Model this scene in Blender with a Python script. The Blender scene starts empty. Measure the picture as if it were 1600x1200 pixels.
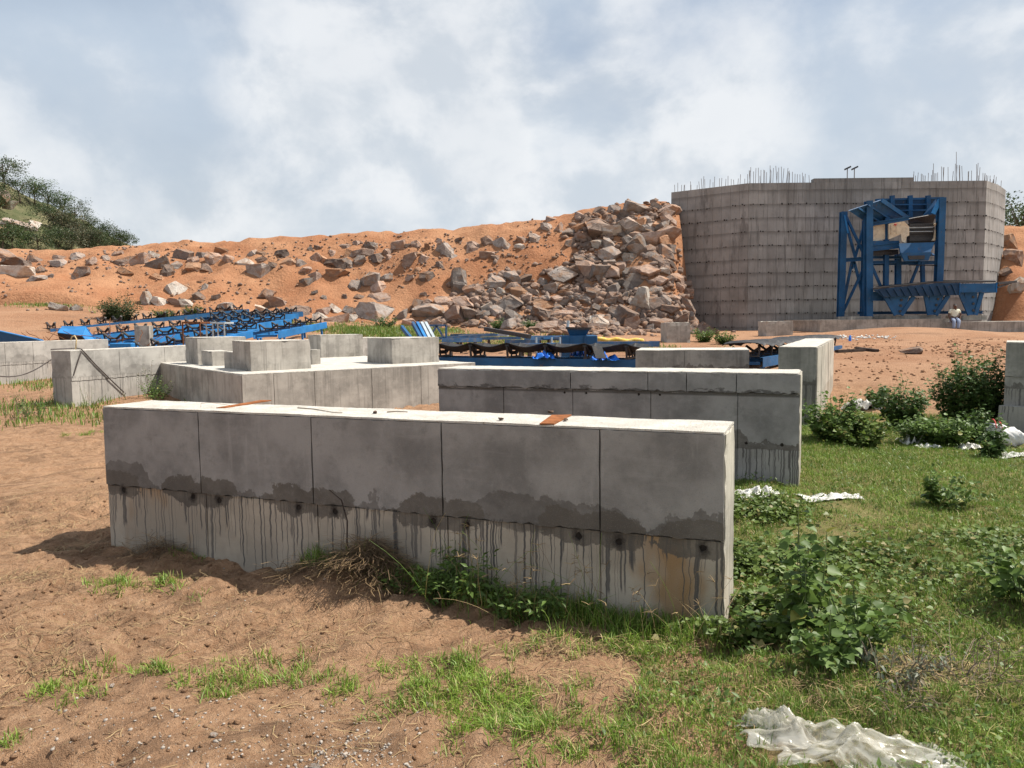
import bpy, bmesh, math, random
import numpy as np
from mathutils import Vector, Matrix

sc = bpy.context.scene
COL = sc.collection
RNG = random.Random(11)
NR = np.random.default_rng(11)
R = math.radians

# ------------------------------------------------------------------ camera
CAM_H = 1.8
PITCH = math.atan(97 / 1200)
ROLL = 0.012
FPX = 1200.0
_fw = Vector((0, math.cos(PITCH), -math.sin(PITCH)))
_up0 = Vector((0, math.sin(PITCH), math.cos(PITCH)))
_x = Vector((1, 0, 0))
_up = _up0 * math.cos(ROLL) + _x * math.sin(ROLL)
_rt = _x * math.cos(ROLL) - _up0 * math.sin(ROLL)
cam_d = bpy.data.cameras.new('camera')
cam = bpy.data.objects.new('camera', cam_d)
COL.objects.link(cam)
m = Matrix((( _rt.x, _up.x, -_fw.x, 0), (_rt.y, _up.y, -_fw.y, 0), (_rt.z, _up.z, -_fw.z, CAM_H), (0, 0, 0, 1)))
cam.matrix_world = m
cam_d.sensor_width = 36
cam_d.lens = 27
cam_d.clip_start = 0.05
cam_d.clip_end = 3000
sc.camera = cam

# ------------------------------------------------------------------ sun, sky, exposure
SUN_AZ = math.atan2(0.992, 0.12)      # clockwise from +Y
SUN_EL = R(56)
sv = Vector((math.sin(SUN_AZ) * math.cos(SUN_EL), math.cos(SUN_AZ) * math.cos(SUN_EL), math.sin(SUN_EL)))
sun_d = bpy.data.lights.new('sun', 'SUN')
sun_d.energy = 5.0
sun_d.angle = R(0.55)
sun_d.color = (1.0, 0.94, 0.84)
sun = bpy.data.objects.new('sun', sun_d)
COL.objects.link(sun)
sun.rotation_euler = sv.to_track_quat('Z', 'Y').to_euler()
sun.location = (20, 5, 40)

sc.view_settings.view_transform = 'Standard'
sc.view_settings.look = 'None'
sc.view_settings.exposure = 0.55
sc.view_settings.gamma = 1.0
sc.view_settings.use_curve_mapping = False
sc.render.engine = 'CYCLES'
sc.cycles.use_adaptive_sampling = True
sc.cycles.max_bounces = 6
sc.cycles.diffuse_bounces = 3
sc.cycles.transparent_max_bounces = 8
sc.cycles.use_denoising = True


class NT:
    """small helper round a node tree"""
    def __init__(s, tree):
        s.t = tree
        s.t.nodes.clear()

    def n(s, typ, **kw):
        nd = s.t.nodes.new(typ)
        for k, v in kw.items():
            setattr(nd, k, v)
        return nd

    def put(s, sock, v):
        if v is None:
            return
        if isinstance(v, bpy.types.NodeSocket):
            s.t.links.new(v, sock)
        else:
            if sock.type == 'RGBA' and len(v) == 3:
                v = (*v, 1)
            sock.default_value = v

    def math(s, op, a, b=None, c=None, clamp=False):
        nd = s.n('ShaderNodeMath', operation=op, use_clamp=clamp)
        s.put(nd.inputs[0], a)
        s.put(nd.inputs[1], b)
        s.put(nd.inputs[2], c)
        return nd.outputs[0]

    def vmul(s, v, k):
        nd = s.n('ShaderNodeVectorMath', operation='MULTIPLY')
        s.put(nd.inputs[0], v)
        s.put(nd.inputs[1], k)
        return nd.outputs[0]

    def vadd(s, v, k):
        nd = s.n('ShaderNodeVectorMath', operation='ADD')
        s.put(nd.inputs[0], v)
        s.put(nd.inputs[1], k)
        return nd.outputs[0]

    def mix(s, fac, a, b, blend='MIX'):
        nd = s.n('ShaderNodeMix', data_type='RGBA', blend_type=blend)
        s.put(nd.inputs[0], fac)
        s.put(nd.inputs[6], a)
        s.put(nd.inputs[7], b)
        return nd.outputs[2]

    def noise(s, vec, scale, detail=4, rough=0.55, dist=0.0, dim='3D'):
        nd = s.n('ShaderNodeTexNoise', noise_dimensions=dim)
        if dim == '1D':
            s.put(nd.inputs['W'], vec)
        else:
            s.put(nd.inputs['Vector'], vec)
        s.put(nd.inputs['Scale'], scale)
        s.put(nd.inputs['Detail'], detail)
        s.put(nd.inputs['Roughness'], rough)
        s.put(nd.inputs['Distortion'], dist)
        return nd.outputs[0]

    def vor(s, vec, scale, dim='3D', feature='F1'):
        nd = s.n('ShaderNodeTexVoronoi', voronoi_dimensions=dim, feature=feature)
        if dim == '1D':
            s.put(nd.inputs['W'], vec)
        else:
            s.put(nd.inputs['Vector'], vec)
        s.put(nd.inputs['Scale'], scale)
        return nd

    def step(s, v, lo, hi, a=0.0, b=1.0, smooth=True):
        nd = s.n('ShaderNodeMapRange', clamp=True)
        nd.interpolation_type = 'SMOOTHSTEP' if smooth else 'LINEAR'
        s.put(nd.inputs[0], v)
        s.put(nd.inputs[1], lo)
        s.put(nd.inputs[2], hi)
        s.put(nd.inputs[3], a)
        s.put(nd.inputs[4], b)
        return nd.outputs[0]

    def sep(s, v):
        nd = s.n('ShaderNodeSeparateXYZ')
        s.put(nd.inputs[0], v)
        return nd.outputs

    def comb(s, x, y, z):
        nd = s.n('ShaderNodeCombineXYZ')
        s.put(nd.inputs[0], x); s.put(nd.inputs[1], y); s.put(nd.inputs[2], z)
        return nd.outputs[0]

    def bump(s, h, strength=0.4, dist=0.02):
        nd = s.n('ShaderNodeBump')
        s.put(nd.inputs['Height'], h)
        nd.inputs['Strength'].default_value = strength
        nd.inputs['Distance'].default_value = dist
        return nd.outputs[0]

    def out(s, col, rough=0.9, normal=None, spec=0.3, metal=0.0, translucent=0.0, trans_col=None):
        p = s.n('ShaderNodeBsdfPrincipled')
        s.put(p.inputs['Base Color'], col)
        s.put(p.inputs['Roughness'], rough)
        s.put(p.inputs['Metallic'], metal)
        p.inputs['Specular IOR Level'].default_value = spec
        if normal is not None:
            s.put(p.inputs['Normal'], normal)
        sh = p.outputs[0]
        if translucent:
            t = s.n('ShaderNodeBsdfTranslucent')
            s.put(t.inputs[0], trans_col if trans_col is not None else col)
            mx = s.n('ShaderNodeMixShader')
            mx.inputs[0].default_value = translucent
            s.t.links.new(sh, mx.inputs[1]); s.t.links.new(t.outputs[0], mx.inputs[2])
            sh = mx.outputs[0]
        o = s.n('ShaderNodeOutputMaterial')
        s.t.links.new(sh, o.inputs[0])
        return p


def mat(name):
    mt = bpy.data.materials.new(name)
    mt.use_nodes = True
    return mt, NT(mt.node_tree)


# world: hazy blue sky with broken cumulus all round
w = bpy.data.worlds.new('World')
sc.world = w
w.use_nodes = True
N = NT(w.node_tree)
tc = N.n('ShaderNodeTexCoord')
dirv = tc.outputs['Generated']
sky = N.n('ShaderNodeTexSky', sky_type='NISHITA')
sky.sun_disc = False
sky.sun_elevation = SUN_EL
sky.sun_rotation = SUN_AZ
sky.air_density = 1.1
sky.dust_density = 2.5
sky.ozone_density = 1.0
skyc = N.vmul(sky.outputs[0], (0.093, 0.094, 0.099))
_, _, dz = N.sep(dirv)
# cloud sheet
q = N.vmul(dirv, (1.0, 1.0, 1.25))
big = N.noise(N.vadd(q, (0.31, 0.12, 0.47)), 1.9, 2, 0.5)
puff = N.noise(N.vadd(q, (1.7, 0.4, 2.2)), 4.6, 10, 0.56, 0.15)
wisp = N.noise(N.vadd(N.vmul(q, (1, 1, 1.5)), (4.1, 3.3, 0.2)), 2.2, 5, 0.5, 0.3)
dens = N.math('ADD', N.math('MULTIPLY', big, 0.55), N.math('MULTIPLY', puff, 0.55))
# the heap of cumulus that stands over the embankment
def blob(px, py, r, k):
    d = (_fw + _rt * ((px - 800) / FPX) + _up * ((600 - py) / FPX)).normalized()
    dot = N.n('ShaderNodeVectorMath', operation='DOT_PRODUCT')
    N.put(dot.inputs[0], dirv); dot.inputs[1].default_value = d
    return N.math('MULTIPLY', N.step(dot.outputs['Value'], math.cos(r), 1.0), k)
for bp in ((600, 60, 0.24, 0.09), (750, 235, 0.075, 0.20), (600, 190, 0.15, 0.07), (420, 60, 0.12, 0.06), (1010, 110, 0.25, 0.04), (1150, 240, 0.12, 0.08), (1540, 150, 0.2, 0.09), (60, 210, 0.16, 0.07),
           (150, 70, 0.24, -0.14), (880, 30, 0.08, -0.10), (1350, 60, 0.2, 0.06)):
    dens = N.math('ADD', dens, blob(*bp))
fac = N.step(dens, 0.45, 0.68)
lowdens = N.noise(N.vadd(q, (1.7 + 0.03, 0.4, 2.2 + 0.055)), 4.6, 10, 0.56, 0.15)
lit = N.step(N.math('SUBTRACT', puff, lowdens), -0.10, 0.09)
cl = N.mix(lit, (0.62, 0.67, 0.725), (0.86, 0.875, 0.89))
cl = N.mix(N.step(dens, 0.62, 0.86, 0.0, 0.45), cl, (0.72, 0.75, 0.785))
veil = N.step(wisp, 0.32, 0.70, 0.40, 0.9)
hz = N.step(dz, 0.0, 0.40, 0.8, 0.0)
base = N.mix(veil, skyc, (0.52, 0.61, 0.72))
base = N.mix(hz, base, (0.61, 0.67, 0.725))
colr = N.mix(N.math('MULTIPLY', fac, 0.82), base, cl)
bg = N.n('ShaderNodeBackground')
N.put(bg.inputs[0], colr)
bg.inputs[1].default_value = 0.74
wo = N.n('ShaderNodeOutputWorld')
w.node_tree.links.new(bg.outputs[0], wo.inputs[0])


# ------------------------------------------------------------------ scene helpers
def ray(px, py):
    return _fw + _rt * ((px - 800) / FPX) + _up * ((600 - py) / FPX)


def P(px, py, Y):
    """world point seen at photo pixel (px, py) at distance Y in front of the camera"""
    d = ray(px, py)
    t = Y / d.y
    return Vector((d.x * t, Y, CAM_H + d.z * t))


def tag(o, label=None, cat=None, group=None, kind=None):
    if label: o['label'] = label
    if cat: o['category'] = cat
    if group: o['group'] = group
    if kind: o['kind'] = kind
    return o


def empty(name, loc=(0, 0, 0), rz=0.0):
    o = bpy.data.objects.new(name, None)
    COL.objects.link(o)
    o.location = loc
    o.rotation_euler = (0, 0, rz)
    o.empty_display_size = 0.2
    return o


def link(name, me, material=None, parent=None, loc=None, rot=None, scale=None):
    o = bpy.data.objects.new(name, me)
    COL.objects.link(o)
    if material is not None and len(me.materials) == 0:
        me.materials.append(material)
    if parent is not None:
        o.parent = parent
    if loc is not None: o.location = loc
    if rot is not None: o.rotation_euler = rot
    if scale is not None: o.scale = scale
    return o


def copy_tree(o, parent=None):
    c = o.copy()
    COL.objects.link(c)
    c.parent = parent
    for ch in o.children:
        copy_tree(ch, c)
    return c


def np_mesh(name, V, F, smooth=False):
    """V (n,3), F (m,k) arrays -> mesh"""
    V = np.asarray(V, dtype=np.float32); F = np.asarray(F, dtype=np.int32)
    me = bpy.data.meshes.new(name)
    k = F.shape[1]
    me.vertices.add(len(V)); me.vertices.foreach_set('co', V.ravel())
    me.loops.add(F.size); me.loops.foreach_set('vertex_index', F.ravel())
    me.polygons.add(len(F))
    me.polygons.foreach_set('loop_start', np.arange(0, F.size, k, dtype=np.int32))
    me.polygons.foreach_set('loop_total', np.full(len(F), k, dtype=np.int32))
    if smooth:
        me.polygons.foreach_set('use_smooth', np.ones(len(F), dtype=bool))
    me.update(calc_edges=True)
    return me


class MB:
    """collects simple solids, then builds ONE mesh object"""
    def __init__(s):
        s.v = []; s.f = []

    def add(s, verts, faces):
        b = len(s.v)
        s.v += [tuple(v) for v in verts]
        s.f += [tuple(b + i for i in f) for f in faces]
        return s

    BOXF = [(0, 3, 2, 1), (4, 5, 6, 7), (0, 1, 5, 4), (1, 2, 6, 5), (2, 3, 7, 6), (3, 0, 4, 7)]

    def box(s, lo, hi):
        x0, y0, z0 = lo; x1, y1, z1 = hi
        return s.add([(x0, y0, z0), (x1, y0, z0), (x1, y1, z0), (x0, y1, z0), (x0, y0, z1), (x1, y0, z1), (x1, y1, z1), (x0, y1, z1)], s.BOXF)

    def frame(s, p, q, up):
        p = Vector(p); q = Vector(q)
        d = (q - p).normalized()
        u = Vector(up)
        if abs(d.dot(u.normalized())) > 0.98:
            u = Vector((0, 1, 0)) if abs(d.y) < 0.9 else Vector((1, 0, 0))
        a = d.cross(u).normalized()
        b = a.cross(d).normalized()
        return p, q, a, b

    def beam(s, p, q, w, h, up=(0, 0, 1)):
        p, q, a, b = s.frame(p, q, up)
        vs = []
        for c in (p, q):
            for i, j in ((-1, -1), (1, -1), (1, 1), (-1, 1)):
                vs.append(c + a * (i * w / 2) + b * (j * h / 2))
        return s.add(vs, [(0, 1, 2, 3), (7, 6, 5, 4), (0, 4, 5, 1), (1, 5, 6, 2), (2, 6, 7, 3), (3, 7, 4, 0)])

    def ibeam(s, p, q, w, h, t=0.03, up=(0, 0, 1)):
        p, q, a, b = s.frame(p, q, up)
        o = b * (h / 2 - t / 2)
        s.beam(p + o, q + o, w, t, b); s.beam(p - o, q - o, w, t, b)
        return s.beam(p, q, t, h - 2 * t, b)

    def channel(s, p, q, w, h, t=0.02, up=(0, 0, 1), side=1):
        p, q, a, b = s.frame(p, q, up)
        o = b * (h / 2 - t / 2); e = a * (side * w / 2)
        s.beam(p + o, q + o, w, t, b); s.beam(p - o, q - o, w, t, b)
        return s.beam(p + e, q + e, t, h - 2 * t, b)

    def tube(s, p, q, r, n=8, r2=None):
        p, q, a, b = s.frame(p, q, (0, 0, 1))
        r2 = r if r2 is None else r2
        vs = []
        for c, rr in ((p, r), (q, r2)):
            for k in range(n):
                an = 2 * math.pi * k / n
                vs.append(c + a * (math.cos(an) * rr) + b * (math.sin(an) * rr))
        fs = [(k, (k + 1) % n, n + (k + 1) % n, n + k) for k in range(n)]
        fs += [tuple(range(n - 1, -1, -1)), tuple(range(n, 2 * n))]
        return s.add(vs, fs)

    def pipe(s, pts, r, n=6, taper=1.0):
        """tube through a list of points"""
        pts = [Vector(p) for p in pts]
        m_ = len(pts); vs = []
        ref = Vector((0.3, 0.9, 0.31)).normalized()
        for i, c in enumerate(pts):
            d = (pts[min(i + 1, m_ - 1)] - pts[max(i - 1, 0)]).normalized()
            a = d.cross(ref)
            if a.length < 1e-3: a = d.cross(Vector((1, 0, 0)))
            a.normalize(); b = a.cross(d)
            rr = r * (1 + (taper - 1) * i / max(1, m_ - 1))
            for k in range(n):
                an = 2 * math.pi * k / n
                vs.append(c + a * (math.cos(an) * rr) + b * (math.sin(an) * rr))
        fs = []
        for i in range(m_ - 1):
            for k in range(n):
                fs.append((i * n + k, i * n + (k + 1) % n, (i + 1) * n + (k + 1) % n, (i + 1) * n + k))
        fs += [tuple(range(n - 1, -1, -1)), tuple(range((m_ - 1) * n, m_ * n))]
        return s.add(vs, fs)

    def plate(s, pts, t):
        """flat polygon given thickness t"""
        pts = [Vector(p) for p in pts]
        nrm = Vector((0, 0, 0))
        for i in range(len(pts)):
            nrm += pts[i].cross(pts[(i + 1) % len(pts)])
        nrm = nrm.normalized() * (t / 2)
        n = len(pts)
        vs = [p + nrm for p in pts] + [p - nrm for p in pts]
        fs = [tuple(range(n)), tuple(range(2 * n - 1, n - 1, -1))]
        fs += [(k, n + k, n + (k + 1) % n, (k + 1) % n) for k in range(n)]
        return s.add(vs, fs)

    def mesh(s, name, smooth=False, bevel=0.0, off=None):
        me = bpy.data.meshes.new(name)
        v = s.v
        if off is not None:
            v = [(a - off[0], b - off[1], c - off[2]) for a, b, c in v]
        me.from_pydata(v, [], s.f)
        bm = bmesh.new(); bm.from_mesh(me)
        bmesh.ops.recalc_face_normals(bm, faces=bm.faces)
        if bevel:
            bmesh.ops.bevel(bm, geom=list(bm.edges), offset=bevel, segments=1, affect='EDGES', clamp_overlap=True)
        if smooth:
            for f in bm.faces: f.smooth = True
        bm.to_mesh(me); bm.free()
        me.update()
        return me

    def build(s, name, material, parent=None, smooth=False, bevel=0.0, off=None):
        if off is None and parent is not None and parent.get('_w'):
            p = parent
            off = Vector(parent['_w'])
        return link(name, s.mesh(name, smooth, bevel, off), material, parent)


def wroot(name, loc):
    """an Empty whose parts are given in world coordinates"""
    o = empty(name, loc)
    o['_w'] = tuple(loc)
    return o


# value noise on arrays
def _hash(ix, iy, seed):
    n = (ix * 374761393 + iy * 668265263 + seed * 974634777) & 0xFFFFFFFF
    n = ((n ^ (n >> 13)) * 1274126177) & 0xFFFFFFFF
    return ((n ^ (n >> 16)) & 0xFFFF) / 65535.0


def vnoise(x, y, seed=0):
    x = np.asarray(x, dtype=np.float64); y = np.asarray(y, dtype=np.float64)
    ix = np.floor(x).astype(np.int64); iy = np.floor(y).astype(np.int64)
    fx = x - ix; fy = y - iy
    fx = fx * fx * fx * (fx * (fx * 6 - 15) + 10); fy = fy * fy * fy * (fy * (fy * 6 - 15) + 10)
    a = _hash(ix, iy, seed); b = _hash(ix + 1, iy, seed); c = _hash(ix, iy + 1, seed); d = _hash(ix + 1, iy + 1, seed)
    return (a + (b - a) * fx) * (1 - fy) + (c + (d - c) * fx) * fy - 0.5


def fbm(x, y, seed=0, oct=4, rough=0.5):
    r = 0.0; a = 1.0
    x = np.asarray(x, dtype=np.float64); y = np.asarray(y, dtype=np.float64)
    for k in range(oct):
        r = r + a * vnoise(x, y, seed + k * 17)
        x = x * 2.03 + 5.1; y = y * 2.03 + 1.7; a *= rough
    return r


def sstep(x, a, b):
    t = np.clip((np.asarray(x, dtype=np.float64) - a) / (b - a), 0, 1)
    return t * t * (3 - 2 * t)


# ------------------------------------------------------------------ lie of the land
_GY = [-900, 5, 9, 15, 25, 35, 45, 60, 1000]
_GZ = [0, 0, 0.10, 0.25, 0.55, 0.85, 1.05, 1.1, 1.1]


def ground_base(x, y):
    z = np.interp(y, _GY, _GZ)
    z = z + sstep(-np.asarray(x, float), 3, 14) * sstep(y, 22, 40) * 0.75
    z = z + sstep(-np.asarray(x, float), 14, 26) * sstep(y, 26, 40) * 0.85
    z = z + (1 - sstep(x, 4, 10)) * sstep(y, 30, 42) * 0.45
    # sand heap in front of the machine footing
    z = z + 0.44 * np.exp(-(((np.asarray(x, float) - 19.0) / 4.2) ** 2 + ((np.asarray(y, float) - 37.0) / 3.0) ** 2))
    return z


def gz(x, y):
    return float(ground_base(x, y))


_cr = [(-300, 402), (0, 390), (100, 388), (200, 385), (300, 378), (400, 374), (500, 368), (600, 362), (700, 357), (800, 346), (860, 338),
       (900, 330), (950, 322), (1000, 319), (1045, 314), (1100, 312)]
CREST_Y = 53.0
_cx = [P(a, b, CREST_Y).x for a, b in _cr] + [31.0, 34.0, 60.0]
_cz = [P(a, b, CREST_Y).z for a, b in _cr] + [9.6, 8.6, 7.0]


def bank_z(x, y):
    """height of the red fill slope (below the ground where there is none)"""
    x = np.asarray(x, float); y = np.asarray(y, float)
    zc = np.interp(x, _cx, _cz)
    g = ground_base(x, y)
    toe = 43.3 + fbm(x * 0.22, 3.1, 5, 3) * 1.3 - sstep(x, -2, 8) * 1.2 + sstep(x, 26, 31) * 3.6
    cr = CREST_Y + sstep(x, 27, 32) * 4.0
    t = (y - toe) / (cr - toe)
    prof = np.clip(t, 0, 1)
    prof = prof - 0.045 * np.sin(prof * math.pi * 2)           # hollow foot, rounded crest
    z = g + (zc - g) * prof
    z = np.where(t < 0, g - 0.05 + t * 2.0, z)
    # spread of tipped rock by the wall
    bul = sstep(x, 2.5, 7.5) * np.exp(-((x - 9.5) / 5.0) ** 2) * np.sin(np.clip(t, 0, 1) * math.pi) * 1.1
    z = z + bul
    # terrace cut at the far left
    z = z + sstep(-x, 20, 25) * sstep(y, 41.5, 42.3) * (1 - sstep(y, 44, 52)) * 0.9
    hi_ = sstep(y, 47.0, 50.5)
    keep = 1 - sstep(x, 9.3 + 1.5 * hi_, 11.3 + 0.7 * hi_ + np.clip(47 - y, 0, 5) * 0.2) * (1 - sstep(x, 30.6, 33.2))      # no fill in front of the retaining wall
    z = g - 0.3 * (1 - keep) + (z - g) * keep
    far = np.clip((y - 64) / 12, 0, 1)
    z = z - far * 14
    am = np.clip(t * 3, 0, 1) * np.clip((70 - y) / 6, 0, 1) * keep
    z = z + am * (fbm(x * 0.35, y * 0.35, 21, 4) * 0.75 * (1 - 0.6 * sstep(y, 49.5, 52)) + fbm(x * 1.3, y * 1.3, 33, 3) * 0.22)
    z = z + am * sstep(y, 50, 52) * fbm(x * 0.9, y * 0.9, 77, 3) * 0.15
    return z


def hill_z(x, y):
    d = np.hypot(np.asarray(x, float) + 110, np.asarray(y, float) - 118)
    return 41.5 - 0.58 * d + fbm(np.asarray(x) * 0.08, np.asarray(y) * 0.08, 9, 4) * 4.0


def land(x, y):
    return np.maximum(ground_base(x, y), bank_z(x, y))


def G(px, py, fn=None, y0=2.0, y1=70.0):
    """where the line of sight through a photo pixel meets the land"""
    fn = ground_base if fn is None else fn
    d = ray(px, py)
    lo, hi = y0, y1
    for k in range(3):
        Ys = np.linspace(lo, hi, 160)
        t = Ys / d.y
        under = CAM_H + d.z * t <= fn(d.x * t, Ys)
        i = int(np.argmax(under)) if under.any() else len(Ys) - 1
        lo, hi = Ys[max(0, i - 1)], Ys[i]
    t = hi / d.y
    return Vector((d.x * t, hi, float(fn(d.x * t, hi))))
# ------------------------------------------------------------------ materials
M = {}


def plain(name, col, rough=0.6, spec=0.4, metal=0.0, var=0.15, scale=6.0, bump=0.0, bscale=40.0, dirt=None, dirt_amt=0.0):
    mt, n = mat(name)
    tc = n.n('ShaderNodeTexCoord').outputs['Object']
    f = n.noise(tc, scale, 5, 0.6)
    d = tuple(c * (1 - var) for c in col); l = tuple(min(1, c * (1 + var)) for c in col)
    c = n.mix(n.step(f, 0.3, 0.7), d, l)
    if dirt:
        c = n.mix(n.math('MULTIPLY', n.step(n.noise(tc, scale * 2.3, 6, 0.65), 0.48, 0.68), dirt_amt), c, dirt)
    nb = n.bump(n.noise(tc, bscale, 4, 0.6), bump, 0.02) if bump else None
    n.out(c, rough, nb, spec, metal)
    M[name] = mt
    return mt


BLUE = (0.016, 0.105, 0.26)
def paint(name, col):
    mt, n = mat(name)
    pos = n.n('ShaderNodeNewGeometry').outputs['Position']
    f = n.noise(pos, 1.1, 5, .6); g = n.noise(pos, 7, 6, .68)
    c = n.mix(n.step(f, .3, .7), tuple(q * .72 for q in col), tuple(q * 1.2 for q in col))
    c = n.mix(n.step(g, .50, .70, 0, .55), c, tuple(q * .6 + .05 for q in col))
    c = n.mix(n.step(n.noise(n.vadd(pos, (3, 1, 7)), 4.5, 6, .7), .60, .70, 0, .7), c, (0.13, 0.085, 0.06))
    n.out(c, n.step(g, .3, .7, .45, .7), None, .3)
    M[name] = mt


paint('blue_paint', (0.014, 0.085, 0.205))
paint('shaded_blue_paint', (0.010, 0.045, 0.105))  # darker copy of the blue, with shade put into the colour
paint('sunlit_blue_paint', (0.022, 0.175, 0.44))  # brighter copy of the blue, with sunlight put into the colour
plain('dusty_blue_steel', (0.045, 0.13, 0.27), 0.5, 0.5, 0, 0.3, 3.0, dirt=(0.22, 0.2, 0.18), dirt_amt=0.6)
plain('pale_steel', (0.42, 0.47, 0.50), 0.4, 0.5, 0.2, 0.2, 5.0)
plain('black_rubber', (0.020, 0.021, 0.024), 0.62, 0.4, 0, 0.3, 5.0, dirt=(0.09, 0.07, 0.055), dirt_amt=0.5)
plain('black_steel', (0.022, 0.022, 0.026), 0.5, 0.5, 0, 0.3, 8.0, dirt=(0.10, 0.07, 0.05), dirt_amt=0.5)
plain('rust', (0.16, 0.065, 0.03), 0.85, 0.2, 0, 0.45, 25.0, 0.3, 120)
plain('rust_plate', (0.24, 0.085, 0.028), 0.85, 0.2, 0, 0.3, 14.0, 0.2, 120)
plain('rebar_steel', (0.15, 0.12, 0.105), 0.7, 0.3, 0.2, 0.3, 5.0)
plain('cream_paint', (0.62, 0.54, 0.40), 0.5, 0.4, 0, 0.12, 3.0, dirt=(0.3, 0.25, 0.2), dirt_amt=0.5)
plain('white_cloth', (0.60, 0.59, 0.56), 0.8, 0.2, 0, 0.12, 9.0, 0.4, 60, dirt=(0.4, 0.32, 0.24), dirt_amt=0.35)
plain('sack_white', (0.70, 0.69, 0.68), 0.7, 0.25, 0, 0.1, 9.0, 0.4, 90, dirt=(0.40, 0.33, 0.27), dirt_amt=0.35)
plain('sack_red', (0.55, 0.09, 0.08), 0.7, 0.25, 0, 0.1, 9.0)
plain('yellow_sack', (0.65, 0.42, 0.07), 0.7, 0.3, 0, 0.3, 5.0, dirt=(0.6, 0.52, 0.38), dirt_amt=0.8)
plain('blue_sheet', (0.02, 0.16, 0.62), 0.45, 0.4, 0, 0.2, 4.0)
plain('rope_tan', (0.50, 0.39, 0.22), 0.8, 0.2, 0, 0.2, 20.0)
plain('black_cable', (0.07, 0.055, 0.05), 0.6, 0.4, 0, 0.2, 20.0)
plain('timber_dark', (0.06, 0.045, 0.038), 0.85, 0.2, 0, 0.4, 9.0, 0.3, 60)
plain('skin', (0.10, 0.05, 0.032), 0.55, 0.4, 0, 0.1, 9.0)
plain('shirt', (0.62, 0.62, 0.50), 0.85, 0.2, 0, 0.1, 9.0)
plain('trousers', (0.23, 0.27, 0.37), 0.9, 0.2, 0, 0.12, 12.0)
plain('dark_hair', (0.015, 0.013, 0.014), 0.6, 0.4, 0, 0.2, 30.0)
plain('shoe', (0.09, 0.04, 0.04), 0.6, 0.4, 0, 0.2, 30.0)
plain('bark', (0.11, 0.085, 0.065), 0.9, 0.2, 0, 0.35, 12.0, 0.5, 50)
plain('green_stem', (0.10, 0.13, 0.05), 0.7, 0.3, 0, 0.25, 12.0)
plain('dry_twig', (0.20, 0.155, 0.115), 0.85, 0.2, 0, 0.3, 12.0)
plain('hole_dark', (0.030, 0.025, 0.022), 0.95, 0.1, 0, 0.3, 30.0)
plain('gravel_stone', (0.33, 0.29, 0.25), 0.8, 0.3, 0, 0.3, 25.0)


def foliage(name, dark, light, yellow=None, yamt=0.1, tr=0.28, rough=0.5):
    mt, n = mat(name)
    g = n.n('ShaderNodeNewGeometry')
    rnd = g.outputs['Random Per Island']
    c = n.mix(rnd, dark, light)
    tc = n.n('ShaderNodeTexCoord').outputs['Object']
    c = n.mix(n.step(n.noise(tc, 2.3, 3), 0.35, 0.7, 0, 0.5), c, tuple(x * 0.62 for x in dark))
    if yellow:
        r2 = n.math('FRACT', n.math('MULTIPLY', rnd, 7.31))
        c = n.mix(n.step(r2, 1 - yamt, 1 - yamt + 0.02), c, yellow)
    n.out(c, rough, None, 0.35, 0, tr, c)
    M[name] = mt


foliage('leaf_weed', (0.070, 0.125, 0.026), (0.16, 0.245, 0.055), (0.26, 0.26, 0.06), 0.05, 0.3)
foliage('leaf_dark', (0.050, 0.098, 0.024), (0.115, 0.185, 0.046), (0.16, 0.16, 0.05), 0.04)
foliage('leaf_ground', (0.075, 0.125, 0.024), (0.17, 0.235, 0.05), (0.24, 0.21, 0.08), 0.10)
foliage('leaf_wilted', (0.11, 0.13, 0.085), (0.22, 0.24, 0.17), (0.25, 0.20, 0.12), 0.25)
foliage('leaf_scrub', (0.036, 0.062, 0.025), (0.085, 0.12, 0.045), (0.15, 0.135, 0.07), 0.06)
foliage('leaf_scrub_grey', (0.075, 0.085, 0.05), (0.13, 0.14, 0.08), (0.19, 0.165, 0.10), 0.2)
foliage('grass_blade', (0.125, 0.22, 0.026), (0.275, 0.385, 0.058), (0.40, 0.32, 0.14), 0.13, 0.25)
foliage('grass_dark', (0.09, 0.165, 0.022), (0.20, 0.295, 0.044), (0.36, 0.29, 0.13), 0.13, 0.25)
foliage('straw', (0.25, 0.17, 0.085), (0.50, 0.37, 0.19), (0.15, 0.10, 0.055), 0.3, 0.12, 0.8)
foliage('straw_dark', (0.17, 0.105, 0.055), (0.36, 0.25, 0.13), (0.10, 0.065, 0.04), 0.3, 0.1, 0.8)


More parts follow.
